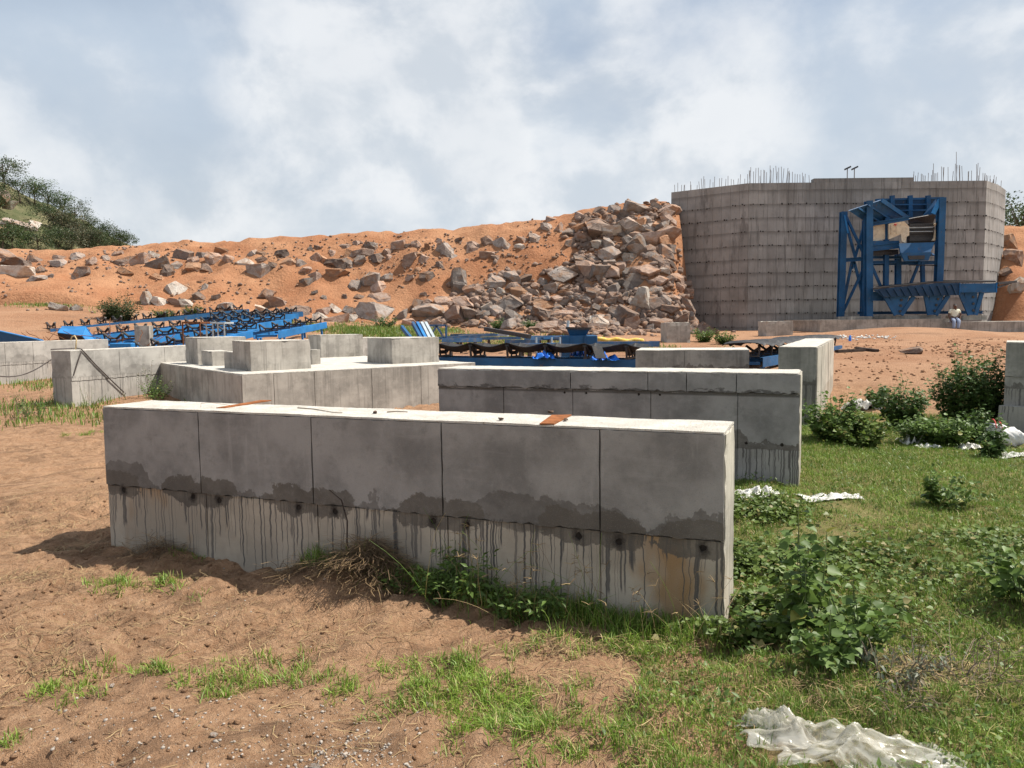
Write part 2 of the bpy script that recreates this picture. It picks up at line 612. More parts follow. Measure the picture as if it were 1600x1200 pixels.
# red-brown earth
def soil():
    mt, n = mat('red_earth')
    tc = n.n('ShaderNodeTexCoord').outputs['Object']
    x, y, z = n.sep(tc)
    big = n.noise(tc, 0.35, 5, 0.6)
    midn = n.noise(tc, 2.4, 6, 0.62)
    fine = n.noise(tc, 22, 5, 0.7)
    grain = n.noise(tc, 170, 3, 0.7)
    far = n.step(y, 9.0, 24.0)
    det = n.noise(tc, 7.5, 8, 0.68)
    near = n.mix(n.step(det, 0.34, 0.66), (0.265, 0.146, 0.080), (0.44, 0.264, 0.155))
    near = n.mix(n.step(fine, 0.46, 0.66, 0, 0.6), near, (0.50, 0.322, 0.20))
    near = n.mix(n.step(n.noise(n.vadd(tc, (7, 3, 1)), 2.2, 8, 0.7), 0.53, 0.62, 0, 0.6), near, (0.125, 0.074, 0.046))
    near = n.mix(n.step(big, 0.42, 0.62, 0, 0.35), near, (0.46, 0.262, 0.15))
    uu = n.math('ADD', n.math('MULTIPLY', x, .8), n.math('MULTIPLY', y, .6)); vv = n.math('ADD', n.math('MULTIPLY', x, -.6), n.math('MULTIPLY', y, .8))
    trk = n.noise(n.comb(n.math('MULTIPLY', uu, .55), n.math('MULTIPLY', vv, 6.5), 0), 1.0, 5, .62)
    near = n.mix(n.math('MULTIPLY', n.step(trk, .53, .62), n.step(x, 0.2, 1.2, .5, 0)), near, (0.135, 0.078, 0.047))
    farc = n.mix(n.step(big, 0.35, 0.65), (0.285, 0.140, 0.076), (0.365, 0.205, 0.122))
    farc = n.mix(n.step(det, 0.50, 0.66, 0, 0.5), farc, (0.42, 0.255, 0.16))
    farc = n.mix(n.step(n.noise(n.vmul(tc, (0.35, 1.6, 1)), 1.3, 7, 0.68), 0.54, 0.63, 0, 0.6), farc, (0.17, 0.095, 0.06))
    c = n.mix(far, near, farc)
    turf = n.math('ADD', n.math('SUBTRACT', x, n.math('ADD', 0.75, n.math('MULTIPLY', y, 0.10))), n.math('MULTIPLY', n.math('SUBTRACT', n.noise(tc, 1.2, 4, .6), .5), 2.6))
    tm = n.math('MULTIPLY', n.step(turf, -0.1, 0.5), n.step(y, 11.0, 13.5, 1.0, 0.0))
    c = n.mix(n.math('MULTIPLY', tm, n.step(fine, .3, .7, .6, .95)), c, n.mix(det, (0.085, 0.135, 0.026), (0.20, 0.225, 0.065)))
    # pale grit and dark crumbs
    vo = n.vor(tc, 75)
    c = n.mix(n.step(vo.outputs['Distance'], 0.16, 0.26, 0.6, 0.0), c, n.mix(vo.outputs['Color'], (0.07, 0.045, 0.03), (0.50, 0.37, 0.27)))
    vo2 = n.vor(tc, 28)
    c = n.mix(n.step(vo2.outputs['Distance'], 0.10, 0.17, 0.55, 0.0), c, n.mix(vo2.outputs['Color'], (0.08, 0.05, 0.035), (0.40, 0.29, 0.20)))
    c = n.mix(n.step(grain, 0.40, 0.62, 0.0, 0.42), c, n.mix(0.5, c, (0.46, 0.31, 0.20)))
    h = n.math('ADD', n.math('MULTIPLY', fine, 0.7), n.math('MULTIPLY', grain, 0.35))
    h = n.math('ADD', h, n.math('MULTIPLY', det, 1.3))
    n.out(c, 0.95, n.bump(h, 1.0, 0.05), 0.12)
    M['red_earth'] = mt


soil()


def bank_soil():
    mt, n = mat('tipped_earth')
    tc = n.n('ShaderNodeTexCoord').outputs['Object']
    big = n.noise(tc, 0.22, 5, 0.6)
    midn = n.noise(tc, 1.1, 6, 0.65)
    fine = n.noise(tc, 6.5, 5, 0.7)
    c = n.mix(n.step(big, 0.36, 0.64), (0.325, 0.148, 0.076), (0.405, 0.213, 0.118))
    c = n.mix(n.step(midn, 0.50, 0.70, 0, 0.55), c, (0.25, 0.115, 0.062))
    c = n.mix(n.step(fine, 0.52, 0.72, 0, 0.55), c, (0.45, 0.255, 0.15))
    c = n.mix(n.step(n.noise(tc, 14, 4, 0.7), 0.60, 0.72, 0, 0.6), c, (0.15, 0.08, 0.05))
    h = n.math('ADD', n.math('MULTIPLY', midn, 1.2), fine)
    n.out(c, 0.95, n.bump(h, 0.8, 0.16), 0.1)
    M['tipped_earth'] = mt


bank_soil()


def rock(name, a, b, stain):
    mt, n = mat(name)
    g = n.n('ShaderNodeObjectInfo')
    tc = n.n('ShaderNodeTexCoord').outputs['Object']
    v = n.vadd(tc, n.vmul(g.outputs['Random'], (37.0, 11.0, 23.0)))
    f = n.noise(v, 1.6, 6, 0.65, 0.6)
    fine = n.noise(v, 9, 5, 0.7)
    c = n.mix(n.step(f, 0.34, 0.66), a, b)
    c = n.mix(n.step(n.noise(n.vadd(v, (3, 9, 4)), 1.1, 5, 0.6), 0.50, 0.64, 0, 0.8), c, stain)
    c = n.mix(n.step(fine, 0.55, 0.75, 0, 0.5), c, tuple(x * 0.5 for x in a))
    c = n.mix(n.step(fine, 0.42, 0.25, 0, 0.4), c, tuple(min(1, x * 1.5) for x in b))
    gn = n.n('ShaderNodeNewGeometry')
    _, _, nz = n.sep(gn.outputs['Normal'])
    dust = n.math('MULTIPLY', n.step(nz, 0.25, 0.9), n.step(n.noise(n.vadd(v, (5, 2, 8)), 2.2, 6, .65), .38, .60))
    c = n.mix(n.math('MULTIPLY', dust, 0.55), c, (0.34, 0.20, 0.125))
    br = n.math('ADD', 0.78, n.math('MULTIPLY', g.outputs['Random'], 0.66))
    c = n.mix(1.0, c, n.comb(br, br, br), 'MULTIPLY')
    n.out(c, 0.9, n.bump(n.math('ADD', f, fine), 0.7, 0.12), 0.2)
    M[name] = mt


rock('grey_granite', (0.185, 0.16, 0.145), (0.32, 0.285, 0.26), (0.26, 0.16, 0.10))
rock('pink_granite', (0.22, 0.155, 0.125), (0.36, 0.275, 0.23), (0.31, 0.17, 0.10))
rock('brown_granite', (0.125, 0.098, 0.085), (0.22, 0.175, 0.15), (0.24, 0.13, 0.075))
rock('orange_granite', (0.30, 0.155, 0.085), (0.40, 0.25, 0.16), (0.24, 0.17, 0.13))
rock('pale_granite', (0.37, 0.33, 0.29), (0.50, 0.46, 0.41), (0.34, 0.23, 0.16))


def concrete(name, face=(0.185, 0.180, 0.172), low=(0.30, 0.275, 0.245), zj=0.62, stain=1.0, drips=1.0, rusty=0.5, top=None, seed=0.0, vstreak=0.0, band=None, soot=()):
    """cast concrete: grey upper pour, dark water stain at the joint height zj, paler lower pour with runs"""
    mt, n = mat(name)
    tc = n.n('ShaderNodeTexCoord').outputs['Object']
    v = n.vadd(tc, (seed, seed * 0.37, 0.0))
    x, y, z = n.sep(tc)
    ux = n.math('ADD', n.math('ADD', x, n.math('MULTIPLY', y, 0.93)), seed)
    mo = n.noise(v, 1.7, 7, 0.62)
    mf = n.noise(v, 9.0, 6, 0.65)
    sp = n.noise(v, 150, 3, 0.7)
    up = n.mix(n.step(mo, 0.33, 0.67), tuple(c * 0.70 for c in face), tuple(c * 1.28 for c in face))
    up = n.mix(n.step(n.noise(n.vadd(v, (3, 7, 1)), 4.0, 8, 0.72), 0.54, 0.66, 0, 0.5), up, tuple(c * 0.66 for c in face))
    up = n.mix(n.step(n.noise(n.vmul(n.vadd(v, (9, 2, 4)), (2.5, 2.5, 0.35)), 3.0, 6, 0.7), 0.57, 0.68, 0, 0.35), up, tuple(c * 1.5 for c in face))
    up = n.mix(n.step(mf, 0.5, 0.75, 0, 0.45), up, tuple(c * 1.35 for c in face))
    up = n.mix(n.step(n.noise(n.vmul(v, (1, 1, 7)), 3.0, 5, 0.6), 0.55, 0.75, 0, 0.3), up, tuple(c * 1.4 for c in face))
    lo = n.mix(n.step(mo, 0.35, 0.65), tuple(c * 0.8 for c in low), tuple(c * 1.15 for c in low))
    lo = n.mix(n.math('MULTIPLY', n.step(n.noise(n.comb(n.math('MULTIPLY', ux, 1.3), 0, n.math('MULTIPLY', z, 0.7)), 1.0, 4, 0.6), 0.52, 0.66), rusty), lo, (0.30, 0.19, 0.10))
    wav = n.math('MULTIPLY', n.math('SUBTRACT', n.noise(n.comb(ux, 0, 0), 9.0, 4, 0.6), 0.5), 0.05)
    isl = n.step(z, n.math('ADD', zj - 0.006, wav), n.math('ADD', zj + 0.006, wav), 1.0, 0.0)
    c = n.mix(isl, up, lo)
    # runs below the joint
    if drips:
        ztop = n.math('ADD', zj, n.math('MULTIPLY', wav, 1.5))
        for k, (sc_, wd, lm, am) in enumerate(((15.0, 0.17, 0.85, 0.92), (30.0, 0.26, 0.85, 0.85), (6.0, 0.12, 1.0, 0.85), (21.0, 0.2, 0.75, 0.85))):
            jig = n.math('MULTIPLY', n.noise(n.comb(n.math('MULTIPLY', ux, 3), 0, n.math('MULTIPLY', z, 5)), 2.0, 2, 0.5), 0.035)
            vo = n.vor(n.math('ADD', n.math('ADD', ux, 3.7 * k), jig), sc_, '1D')
            r, g_, b = n.sep(vo.outputs['Color'])
            length = n.math('MULTIPLY', n.math('MULTIPLY', r, r), lm)
            zb = n.math('SUBTRACT', ztop, length)
            wdt = n.math('MULTIPLY', g_, wd)
            a = n.math('MULTIPLY', n.step(vo.outputs['Distance'], n.math('MULTIPLY', wdt, 0.6), wdt, 1.0, 0.0),
                       n.math('MULTIPLY', n.step(z, zb, n.math('ADD', zb, 0.05)), n.step(z, n.math('SUBTRACT', ztop, -0.0), n.math('ADD', ztop, 0.02), 1.0, 0.0)))
            a = n.math('MULTIPLY', a, n.step(n.noise(n.comb(n.math('MULTIPLY', ux, 1.0), 4 + k, 0), 1.7, 3, .6), .34, .52, .5, 1.0))
            c = n.mix(n.math('MULTIPLY', n.math('MULTIPLY', a, am), drips), c, (0.088, 0.082, 0.078))
    if stain:
        e = n.noise(n.comb(ux, 0, n.math('MULTIPLY', z, 0.6)), 1.5, 6, 0.62)
        e2 = n.noise(n.comb(ux, 5, z), 13.0, 4, 0.6)
        zt = n.math('ADD', zj - 0.015, n.math('ADD', n.math('MULTIPLY', n.step(e, 0.34, 0.62), 0.22), n.math('MULTIPLY', n.math('SUBTRACT', e2, 0.5), 0.09)))
        zb = n.math('SUBTRACT', n.math('ADD', zj - 0.005, n.math('MULTIPLY', n.math('SUBTRACT', e2, 0.5), 0.06)), n.math('MULTIPLY', n.step(e, 0.5, 0.7), 0.07))
        sm = n.math('MULTIPLY', n.step(z, n.math('SUBTRACT', zt, 0.012), zt, 1.0, 0.0), n.step(z, zb, n.math('ADD', zb, 0.012)))
        c = n.mix(n.math('MULTIPLY', n.math('MULTIPLY', sm, n.step(mf, 0.3, 0.7, 0.6, 0.95)), stain), c, n.mix(n.step(mo, .35, .65), (0.078, 0.069, 0.061), (0.112, 0.099, 0.087)))
    if soot:
        dm = None
        for hx, hz, _r in soot:
            dd = n.math('SQRT', n.math('ADD', n.math('POWER', n.math('SUBTRACT', x, hx), 2.0), n.math('POWER', n.math('MULTIPLY', n.math('SUBTRACT', z, hz), 0.75), 2.0)))
            dm = dd if dm is None else n.math('MINIMUM', dm, dd)
        dm = n.math('ADD', dm, n.math('MULTIPLY', n.math('SUBTRACT', n.noise(v, 22, 5, .7), .5), 0.09))
        lm = None
        for hx, hz, _r in soot:
            dd = n.math('SQRT', n.math('ADD', n.math('POWER', n.math('MULTIPLY', n.math('SUBTRACT', x, hx - 0.05), 1 / 0.23), 2.0), n.math('POWER', n.math('MULTIPLY', n.math('SUBTRACT', z, zj + 0.01), 1 / 0.115), 2.0)))
            lm = dd if lm is None else n.math('MINIMUM', lm, dd)
        lm = n.math('ADD', lm, n.math('MULTIPLY', n.math('SUBTRACT', n.noise(v, 5.5, 6, .66), .5), 2.0))
        c = n.mix(n.math('MULTIPLY', n.step(lm, 0.93, 1.02, 1.0, 0.0), n.step(mf, .3, .7, .75, .97)), c, n.mix(n.step(mo, .35, .65), (0.098, 0.086, 0.074), (0.135, 0.118, 0.10)))
        c = n.mix(n.step(dm, 0.012, 0.055, 0.9, 0.0), c, (0.035, 0.029, 0.025))
    if band is not None:
        e3 = n.noise(n.comb(ux, 2, n.math('MULTIPLY', z, 2)), 4.0, 6, 0.65)
        hgt = n.math('MULTIPLY', n.step(e3, 0.38, 0.66), 0.10)
        bm_ = n.math('MULTIPLY', n.step(z, band - 0.03, band - 0.01), n.step(z, n.math('ADD', band, n.math('MULTIPLY', hgt, 0.6)), n.math('ADD', band + 0.004, hgt), 1.0, 0.0))
        c = n.mix(n.math('MULTIPLY', bm_, 0.8), c, (0.07, 0.066, 0.062))
    if vstreak:
        st = n.noise(n.comb(n.math('MULTIPLY', ux, 14.0), 0, n.math('MULTIPLY', z, 0.5)), 1.0, 4, 0.65)
        c = n.mix(n.math('MULTIPLY', n.step(st, 0.52, 0.64), vstreak), c, tuple(q * 0.42 for q in face))
        c = n.mix(n.math('MULTIPLY', n.step(st, 0.44, 0.36), vstreak * 0.6), c, tuple(min(1, q * 1.3) for q in face))
    c = n.mix(n.step(sp, 0.58, 0.72, 0, 0.4), c, (0.07, 0.066, 0.062))
    c = n.mix(n.step(sp, 0.42, 0.30, 0, 0.25), c, (0.42, 0.40, 0.37))
    po = n.vor(v, 38)
    pits = n.step(po.outputs['Distance'], 0.05, 0.10, 0.0, 1.0)
    h = n.math('ADD', n.math('MULTIPLY', pits, 0.35), n.math('ADD', n.math('MULTIPLY', mf, 0.5), n.math('MULTIPLY', sp, 0.4)))
    n.out(c, 0.88, n.bump(h, 0.35, 0.012), 0.25)
    M[name] = mt
    return mt


concrete('concrete_near', (0.172, 0.164, 0.157), (0.34, 0.30, 0.255), 0.62, 1.0, 1.0, 0.75, seed=2.0)
concrete('concrete_second', (0.175, 0.172, 0.170), (0.185, 0.18, 0.175), 0.40, 1.0, 1.0, 0.1, seed=9.0)
concrete('concrete_pale', (0.33, 0.315, 0.29), (0.36, 0.34, 0.31), 0.55, 0.35, 0.6, 0.2, seed=4.0)
concrete('concrete_footing', (0.34, 0.315, 0.28), (0.3, 0.3, 0.3), -9.0, 0.0, 0.0, 0.0, seed=15.0, vstreak=0.45)
concrete('concrete_right', (0.27, 0.26, 0.24), (0.28, 0.265, 0.24), 0.62, 0.9, 0.9, 0.2, seed=21.0, vstreak=0.35)
concrete('concrete_sunlit', (0.40, 0.37, 0.315), (0.38, 0.345, 0.285), 0.45, 0.0, 0.35, 0.3, seed=33.0, vstreak=0.5)  # paler than the fronts: sunlight on these faces is put into the colour


def sunlit_top_mat():  # rough whitish tops with grit, paled further to carry direct sun
    mt, n = mat('concrete_sunlit_top')
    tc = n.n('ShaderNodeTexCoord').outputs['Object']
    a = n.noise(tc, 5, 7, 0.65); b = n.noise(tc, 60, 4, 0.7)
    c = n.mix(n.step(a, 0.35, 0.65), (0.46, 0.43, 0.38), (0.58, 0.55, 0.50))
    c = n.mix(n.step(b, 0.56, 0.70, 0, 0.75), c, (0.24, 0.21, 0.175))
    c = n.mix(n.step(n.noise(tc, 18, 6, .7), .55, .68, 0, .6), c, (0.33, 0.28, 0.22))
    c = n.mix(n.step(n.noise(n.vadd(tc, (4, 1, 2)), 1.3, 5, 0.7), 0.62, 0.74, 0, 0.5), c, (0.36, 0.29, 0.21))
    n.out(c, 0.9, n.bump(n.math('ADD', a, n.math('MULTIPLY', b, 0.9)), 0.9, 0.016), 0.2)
    M['concrete_sunlit_top'] = mt


sunlit_top_mat()


TOWER_Z = P(1170, 286, 49.0).z


def tower_mat():
    mt, n = mat('tower_concrete')
    oi = n.n('ShaderNodeObjectInfo')
    ge = n.n('ShaderNodeNewGeometry')
    pos = ge.outputs['Position']
    x, y, z = n.sep(pos)
    ux = n.math('ADD', x, n.math('MULTIPLY', y, 0.8))
    face = (0.285, 0.278, 0.27)
    st = n.noise(n.comb(n.math('MULTIPLY', ux, 5.0), 0, n.math('MULTIPLY', z, 0.35)), 1.0, 5, 0.7)
    st2 = n.noise(n.comb(n.math('MULTIPLY', ux, 1.1), 3, n.math('MULTIPLY', z, 0.25)), 1.0, 4, 0.6)
    mo = n.noise(pos, 0.5, 6, 0.6)
    c = n.mix(n.step(mo, 0.35, 0.65), tuple(q * 0.85 for q in face), tuple(q * 1.15 for q in face))
    c = n.mix(n.step(st2, 0.48, 0.66, 0, 0.4), c, (0.195, 0.178, 0.162))
    c = n.mix(n.step(st, 0.50, 0.64, 0, 0.68), c, (0.120, 0.115, 0.11))
    c = n.mix(n.step(st, 0.45, 0.34, 0, 0.5), c, (0.30, 0.285, 0.265))
    fr = n.math('FRACT', n.math('MULTIPLY', n.math('SUBTRACT', TOWER_Z - 0.46, z), 1 / 0.855))
    below = n.math('MULTIPLY', n.step(fr, 0.0, 0.03), n.step(fr, 0.03, n.math('ADD', 0.08, n.math('MULTIPLY', n.noise(n.comb(n.math('MULTIPLY', ux, 2.4), 1, z), 1.0, 4, .65), 0.55)), 1.0, 0.0))
    c = n.mix(n.math('MULTIPLY', below, 0.42), c, (0.095, 0.088, 0.082))
    above = n.step(fr, 0.95, 1.0)
    c = n.mix(n.math('MULTIPLY', above, n.step(n.noise(n.comb(ux, 7, z), 1.6, 4, .6),   .42, .6, 0, .45)), c, (0.085, 0.08, 0.075))
    rv = oi.outputs['Random']
    br = n.math('ADD', 0.88, n.math('MULTIPLY', rv, 0.22))
    c = n.mix(1.0, c, n.comb(br, br, br), 'MULTIPLY')
    fine = n.noise(pos, 14, 4, 0.7)
    c = n.mix(n.step(fine, 0.58, 0.74, 0, 0.35), c, (0.11, 0.10, 0.095))
    n.out(c, 0.9, n.bump(fine, 0.3, 0.03), 0.2)
    M['tower_concrete'] = mt


tower_mat()


def film():
    mt, n = mat('plastic_film')
    tc = n.n('ShaderNodeTexCoord').outputs['Object']
    f = n.noise(n.vmul(tc, (1, 2.5, 1)), 6, 4, 0.55, 1.5)
    p = n.n('ShaderNodeBsdfPrincipled')
    n.put(p.inputs['Base Color'], n.mix(n.step(f, 0.3, 0.7), (0.50, 0.47, 0.38), (0.74, 0.73, 0.68)))
    p.inputs['Roughness'].default_value = 0.22
    p.inputs['Specular IOR Level'].default_value = 0.6
    n.put(p.inputs['Normal'], n.bump(n.noise(n.vmul(tc, (1, 3, 1)), 14, 3, 0.5, 1.0), 0.25, 0.015))
    tl = n.n('ShaderNodeBsdfTranslucent'); tl.inputs[0].default_value = (0.75, 0.72, 0.62, 1)
    m1 = n.n('ShaderNodeMixShader'); m1.inputs[0].default_value = 0.35
    n.t.links.new(p.outputs[0], m1.inputs[1]); n.t.links.new(tl.outputs[0], m1.inputs[2])
    tp = n.n('ShaderNodeBsdfTransparent')
    m2 = n.n('ShaderNodeMixShader')
    n.put(m2.inputs[0], n.step(f, 0.35, 0.65, 0.85, 0.45))
    n.t.links.new(m1.outputs[0], m2.inputs[1]); n.t.links.new(tp.outputs[0], m2.inputs[2])
    o = n.n('ShaderNodeOutputMaterial'); n.t.links.new(m2.outputs[0], o.inputs[0])
    M['plastic_film'] = mt


film()


def hill_soil():
    mt, n = mat('hill_ground')
    tc = n.n('ShaderNodeTexCoord').outputs['Object']
    f = n.noise(tc, 0.25, 6, 0.65); g = n.noise(tc, 1.4, 5, 0.65)
    c = n.mix(n.step(f, 0.35, 0.65), (0.085, 0.095, 0.045), (0.17, 0.15, 0.085))
    c = n.mix(n.step(g, 0.5, 0.7), c, (0.06, 0.075, 0.03))
    n.out(c, 0.95, n.bump(g, 0.8, 0.6), 0.1)
    M['hill_ground'] = mt


hill_soil()
# ------------------------------------------------------------------ ground
def grid(xs, ys, zf):
    X, Y = np.meshgrid(xs, ys)
    Z = zf(X, Y)
    V = np.stack([X.ravel(), Y.ravel(), Z.ravel()], 1)
    nx, ny = len(xs), len(ys)
    i = np.arange((ny - 1) * (nx - 1)); r = i // (nx - 1); c = i % (nx - 1); a = r * nx + c
    return V, np.stack([a, a + 1, a + nx + 1, a + nx], 1)


def spread(a, b, s0, g):
    """steps growing from s0 at a towards b"""
    out = [a]; s = s0; d = 1 if b > a else -1
    while (out[-1] - b) * d < 0:
        out.append(out[-1] + d * s); s *= g
    out[-1] = b
    return out[1:]


def rough_ground(x, y):
    """relief of the trodden soil round the near blocks"""
    near = 1 - sstep(y, 16, 30)
    am = 0.25 + 0.75 * near
    z = fbm(x * 0.6, y * 0.6, 41, 3) * 0.07 * am
    z = z + fbm(x * 2.3, y * 2.3, 43, 4) * 0.035 * am
    dist = sstep(fbm(x * 0.45 + 3, y * 0.45, 47, 3), -0.05, 0.35)
    z = z + dist * fbm(x * 6.5, y * 6.5, 53, 3, 0.6) * 0.075 * near
    # wheel and drag marks running down to the right
    u = (x * 0.80 + y * 0.60); v = (-x * 0.60 + y * 0.80)
    rut = np.abs(fbm(v * 2.6 + fbm(u * 0.4, v * 0.4, 3, 2) * 1.2, u * 0.16, 61, 3))
    msk = sstep(-x, -1.5, 0.6) * near
    z = z - np.exp(-(rut / 0.05) ** 2) * 0.042 * msk
    foot = vnoise(x * 3.4, y * 2.6, 71)
    z = z - sstep(foot, 0.26, 0.40) * 0.075 * sstep(4.8 - y, 0, 1.0) * sstep(-x, -0.6, 0.4)
    return z


def heaps(x, y):
    """soil banked against the front block"""
    z = 0
    for (hx, hy, rx, ry, hh) in HEAPS:
        z = z + hh * np.exp(-(((x - hx) / rx) ** 2 + ((y - hy) / ry) ** 2))
    return z


_h1 = G(560, 922); _h2 = G(470, 905); _h3 = G(240, 870)
HEAPS = [(_h1.x, _h1.y, 0.40, 0.20, 0.15), (_h2.x, _h2.y, 0.35, 0.2, 0.11), (_h3.x, _h3.y, 0.35, 0.18, 0.05)]


def ground_full(x, y):
    return ground_base(x, y) + rough_ground(x, y) + heaps(x, y)


def gf(x, y):
    return float(ground_full(np.float64(x), np.float64(y)))


xs = np.array(sorted(spread(-5.5, -1200, 0.045, 1.06)) + list(np.arange(-5.5, 7.5, 0.045)) + spread(7.5, 1200, 0.045, 1.06))
ys = np.array(sorted(spread(1.6, -400, 0.05, 1.2)) + list(np.arange(1.6, 9.5, 0.045)) + spread(9.5, 1500, 0.05, 1.022))
V, F = grid(xs, ys, ground_full)
ground = link('ground', np_mesh('ground', V, F, True), M['red_earth'])
ground['kind'] = 'structure'

xs = np.arange(-95, 75, 0.33); ys = np.concatenate([np.arange(39.5, 56, 0.22), np.arange(56, 82, 1.0)])
V, F = grid(xs, ys, bank_z)
bank = link('embankment', np_mesh('embankment', V, F, True), M['tipped_earth'])
bank['kind'] = 'structure'

xs = np.arange(-210, -30, 2.0); ys = np.arange(72, 220, 2.0)
V, F = grid(xs, ys, hill_z)
hill = link('hill', np_mesh('hill', V, F, True), M['hill_ground'])
hill['kind'] = 'structure'
# ------------------------------------------------------------------ cast concrete
def Yat(px, py, z):
    d = ray(px, py)
    t = (z - CAM_H) / d.z
    return Vector((d.x * t, d.y * t, z))


def along(px, py, o, d):
    """distance from o along the flat direction d at which the photo column px is met"""
    r = ray(px, py); k = r.x / r.y
    return (k * o[1] - o[0]) / (d[0] - k * d[1])


def rough_box(lo, hi, step, chip, seed=0):
    """box with finely broken edges"""
    rg = random.Random(seed)
    me = bpy.data.meshes.new('box')
    bm = bmesh.new()
    n = [max(1, int(round((hi[k] - lo[k]) / step))) for k in range(3)]
    vid = {}

    def vert(i, j, k):
        key = (i, j, k)
        if key not in vid:
            p = [lo[q] + (hi[q] - lo[q]) * key[q] / n[q] for q in range(3)]
            on = [q for q in range(3) if key[q] in (0, n[q])]
            if len(on) >= 2:
                for q in on:
                    c = (lo[q] + hi[q]) / 2
                    a = abs(rg.gauss(0, chip))
                    if rg.random() < 0.06: a *= 2.6
                    p[q] += a if p[q] < c else -a
            vid[key] = bm.verts.new(p)
        return vid[key]
    for ax in range(3):
        u, v = [q for q in range(3) if q != ax]
        for side in (0, n[ax]):
            for i in range(n[u]):
                for j in range(n[v]):
                    q = []
                    for du, dv in ((0, 0), (1, 0), (1, 1), (0, 1)):
                        key = [0, 0, 0]; key[ax] = side; key[u] = i + du; key[v] = j + dv
                        q.append(vert(*key))
                    bm.faces.new(q)
    bmesh.ops.recalc_face_normals(bm, faces=bm.faces)
    bm.to_mesh(me); bm.free()
    return me


def panel_mesh(x0, x1, z0, z1, y0, y1, holes=(), wav=0.0, seed=0):
    """formed face between two seams, with tie holes; faces -y"""
    rg = random.Random(seed)
    bm = bmesh.new()
    n = max(2, int((x1 - x0) / 0.05))
    bot = [(x0 + (x1 - x0) * i / n, z0 + (rg.uniform(-wav, wav) if 0 < i < n else 0)) for i in range(n + 1)]
    mz = max(2, int((z1 - z0) / 0.07))
    right = [(x1 - abs(rg.gauss(0, 0.0025)), z0 + (z1 - z0) * i / mz) for i in range(1, mz)]
    topl = [(x1 + (x0 - x1) * i / n, z1 - abs(rg.gauss(0, 0.002))) for i in range(n + 1)]
    left = [(x0 + abs(rg.gauss(0, 0.0025)), z1 + (z0 - z1) * i / mz) for i in range(1, mz)]
    loops = [bot + right + topl + left]
    for hx, hz, hr in holes:
        loops.append([(hx + math.cos(a) * hr * rg.uniform(0.75, 1.25), hz + math.sin(a) * hr * rg.uniform(0.75, 1.35)) for a in [2 * math.pi * k / 9 for k in range(9)]])
    edges = []; ring = []
    for lp in loops:
        vs = [bm.verts.new((a, y0, b)) for a, b in lp]
        vb = [bm.verts.new((a, y1, b)) for a, b in lp]
        for i in range(len(vs)):
            edges.append(bm.edges.new((vs[i], vs[(i + 1) % len(vs)])))
        ring.append((vs, vb))
    bmesh.ops.triangle_fill(bm, use_beauty=True, use_dissolve=False, edges=edges, normal=(0, -1, 0))
    for vs, vb in ring:
        for i in range(len(vs)):
            j = (i + 1) % len(vs)
            bm.faces.new((vs[i], vs[j], vb[j], vb[i]))
    bmesh.ops.recalc_face_normals(bm, faces=bm.faces)
    me = bpy.data.meshes.new('panel')
    bm.to_mesh(me); bm.free()
    return me


def top_sheet(L0, L1, T0, T1, z, th, jag, seed=0, step=0.06):
    """thin rough layer on a block top, carrying the sunlit tone"""
    rg = random.Random(seed)
    nx = max(2, int((L1 - L0) / step)); ny = max(2, int((T1 - T0) / step))
    xs = np.linspace(L0, L1, nx + 1); ys_ = np.linspace(T0, T1, ny + 1)
    V = []; F = []
    for j in range(ny + 1):
        for i in range(nx + 1):
            ex = i in (0, nx); ey = j in (0, ny)
            x = xs[i]; y = ys_[j]
            if ex: x += rg.uniform(-jag, jag * 0.15) * (1 if i == nx else -1)
            if ey: y += rg.uniform(-jag, jag * 0.15) * (1 if j == ny else -1)
            V.append((x, y, z + th + float(fbm(x * 2.1, y * 2.1, seed, 3)) * 0.006 + rg.uniform(-1, 1) * 0.0015))
    n0 = len(V)
    for j in range(ny):
        for i in range(nx):
            a = j * (nx + 1) + i
            F.append((a, a + 1, a + nx + 2, a + nx + 1))
    rim = [i for i in range(nx + 1)] + [j * (nx + 1) + nx for j in range(1, ny + 1)] + [ny * (nx + 1) + i for i in range(nx - 1, -1, -1)] + [j * (nx + 1) for j in range(ny - 1, 0, -1)]
    for k in rim:
        V.append((V[k][0], V[k][1], z - 0.002))
    for k in range(len(rim)):
        k2 = (k + 1) % len(rim)
        F.append((rim[k], n0 + k, n0 + k2, rim[k2]))
    me = bpy.data.meshes.new('sunlit_top')
    me.from_pydata(V, [], F)
    me.update()
    return me


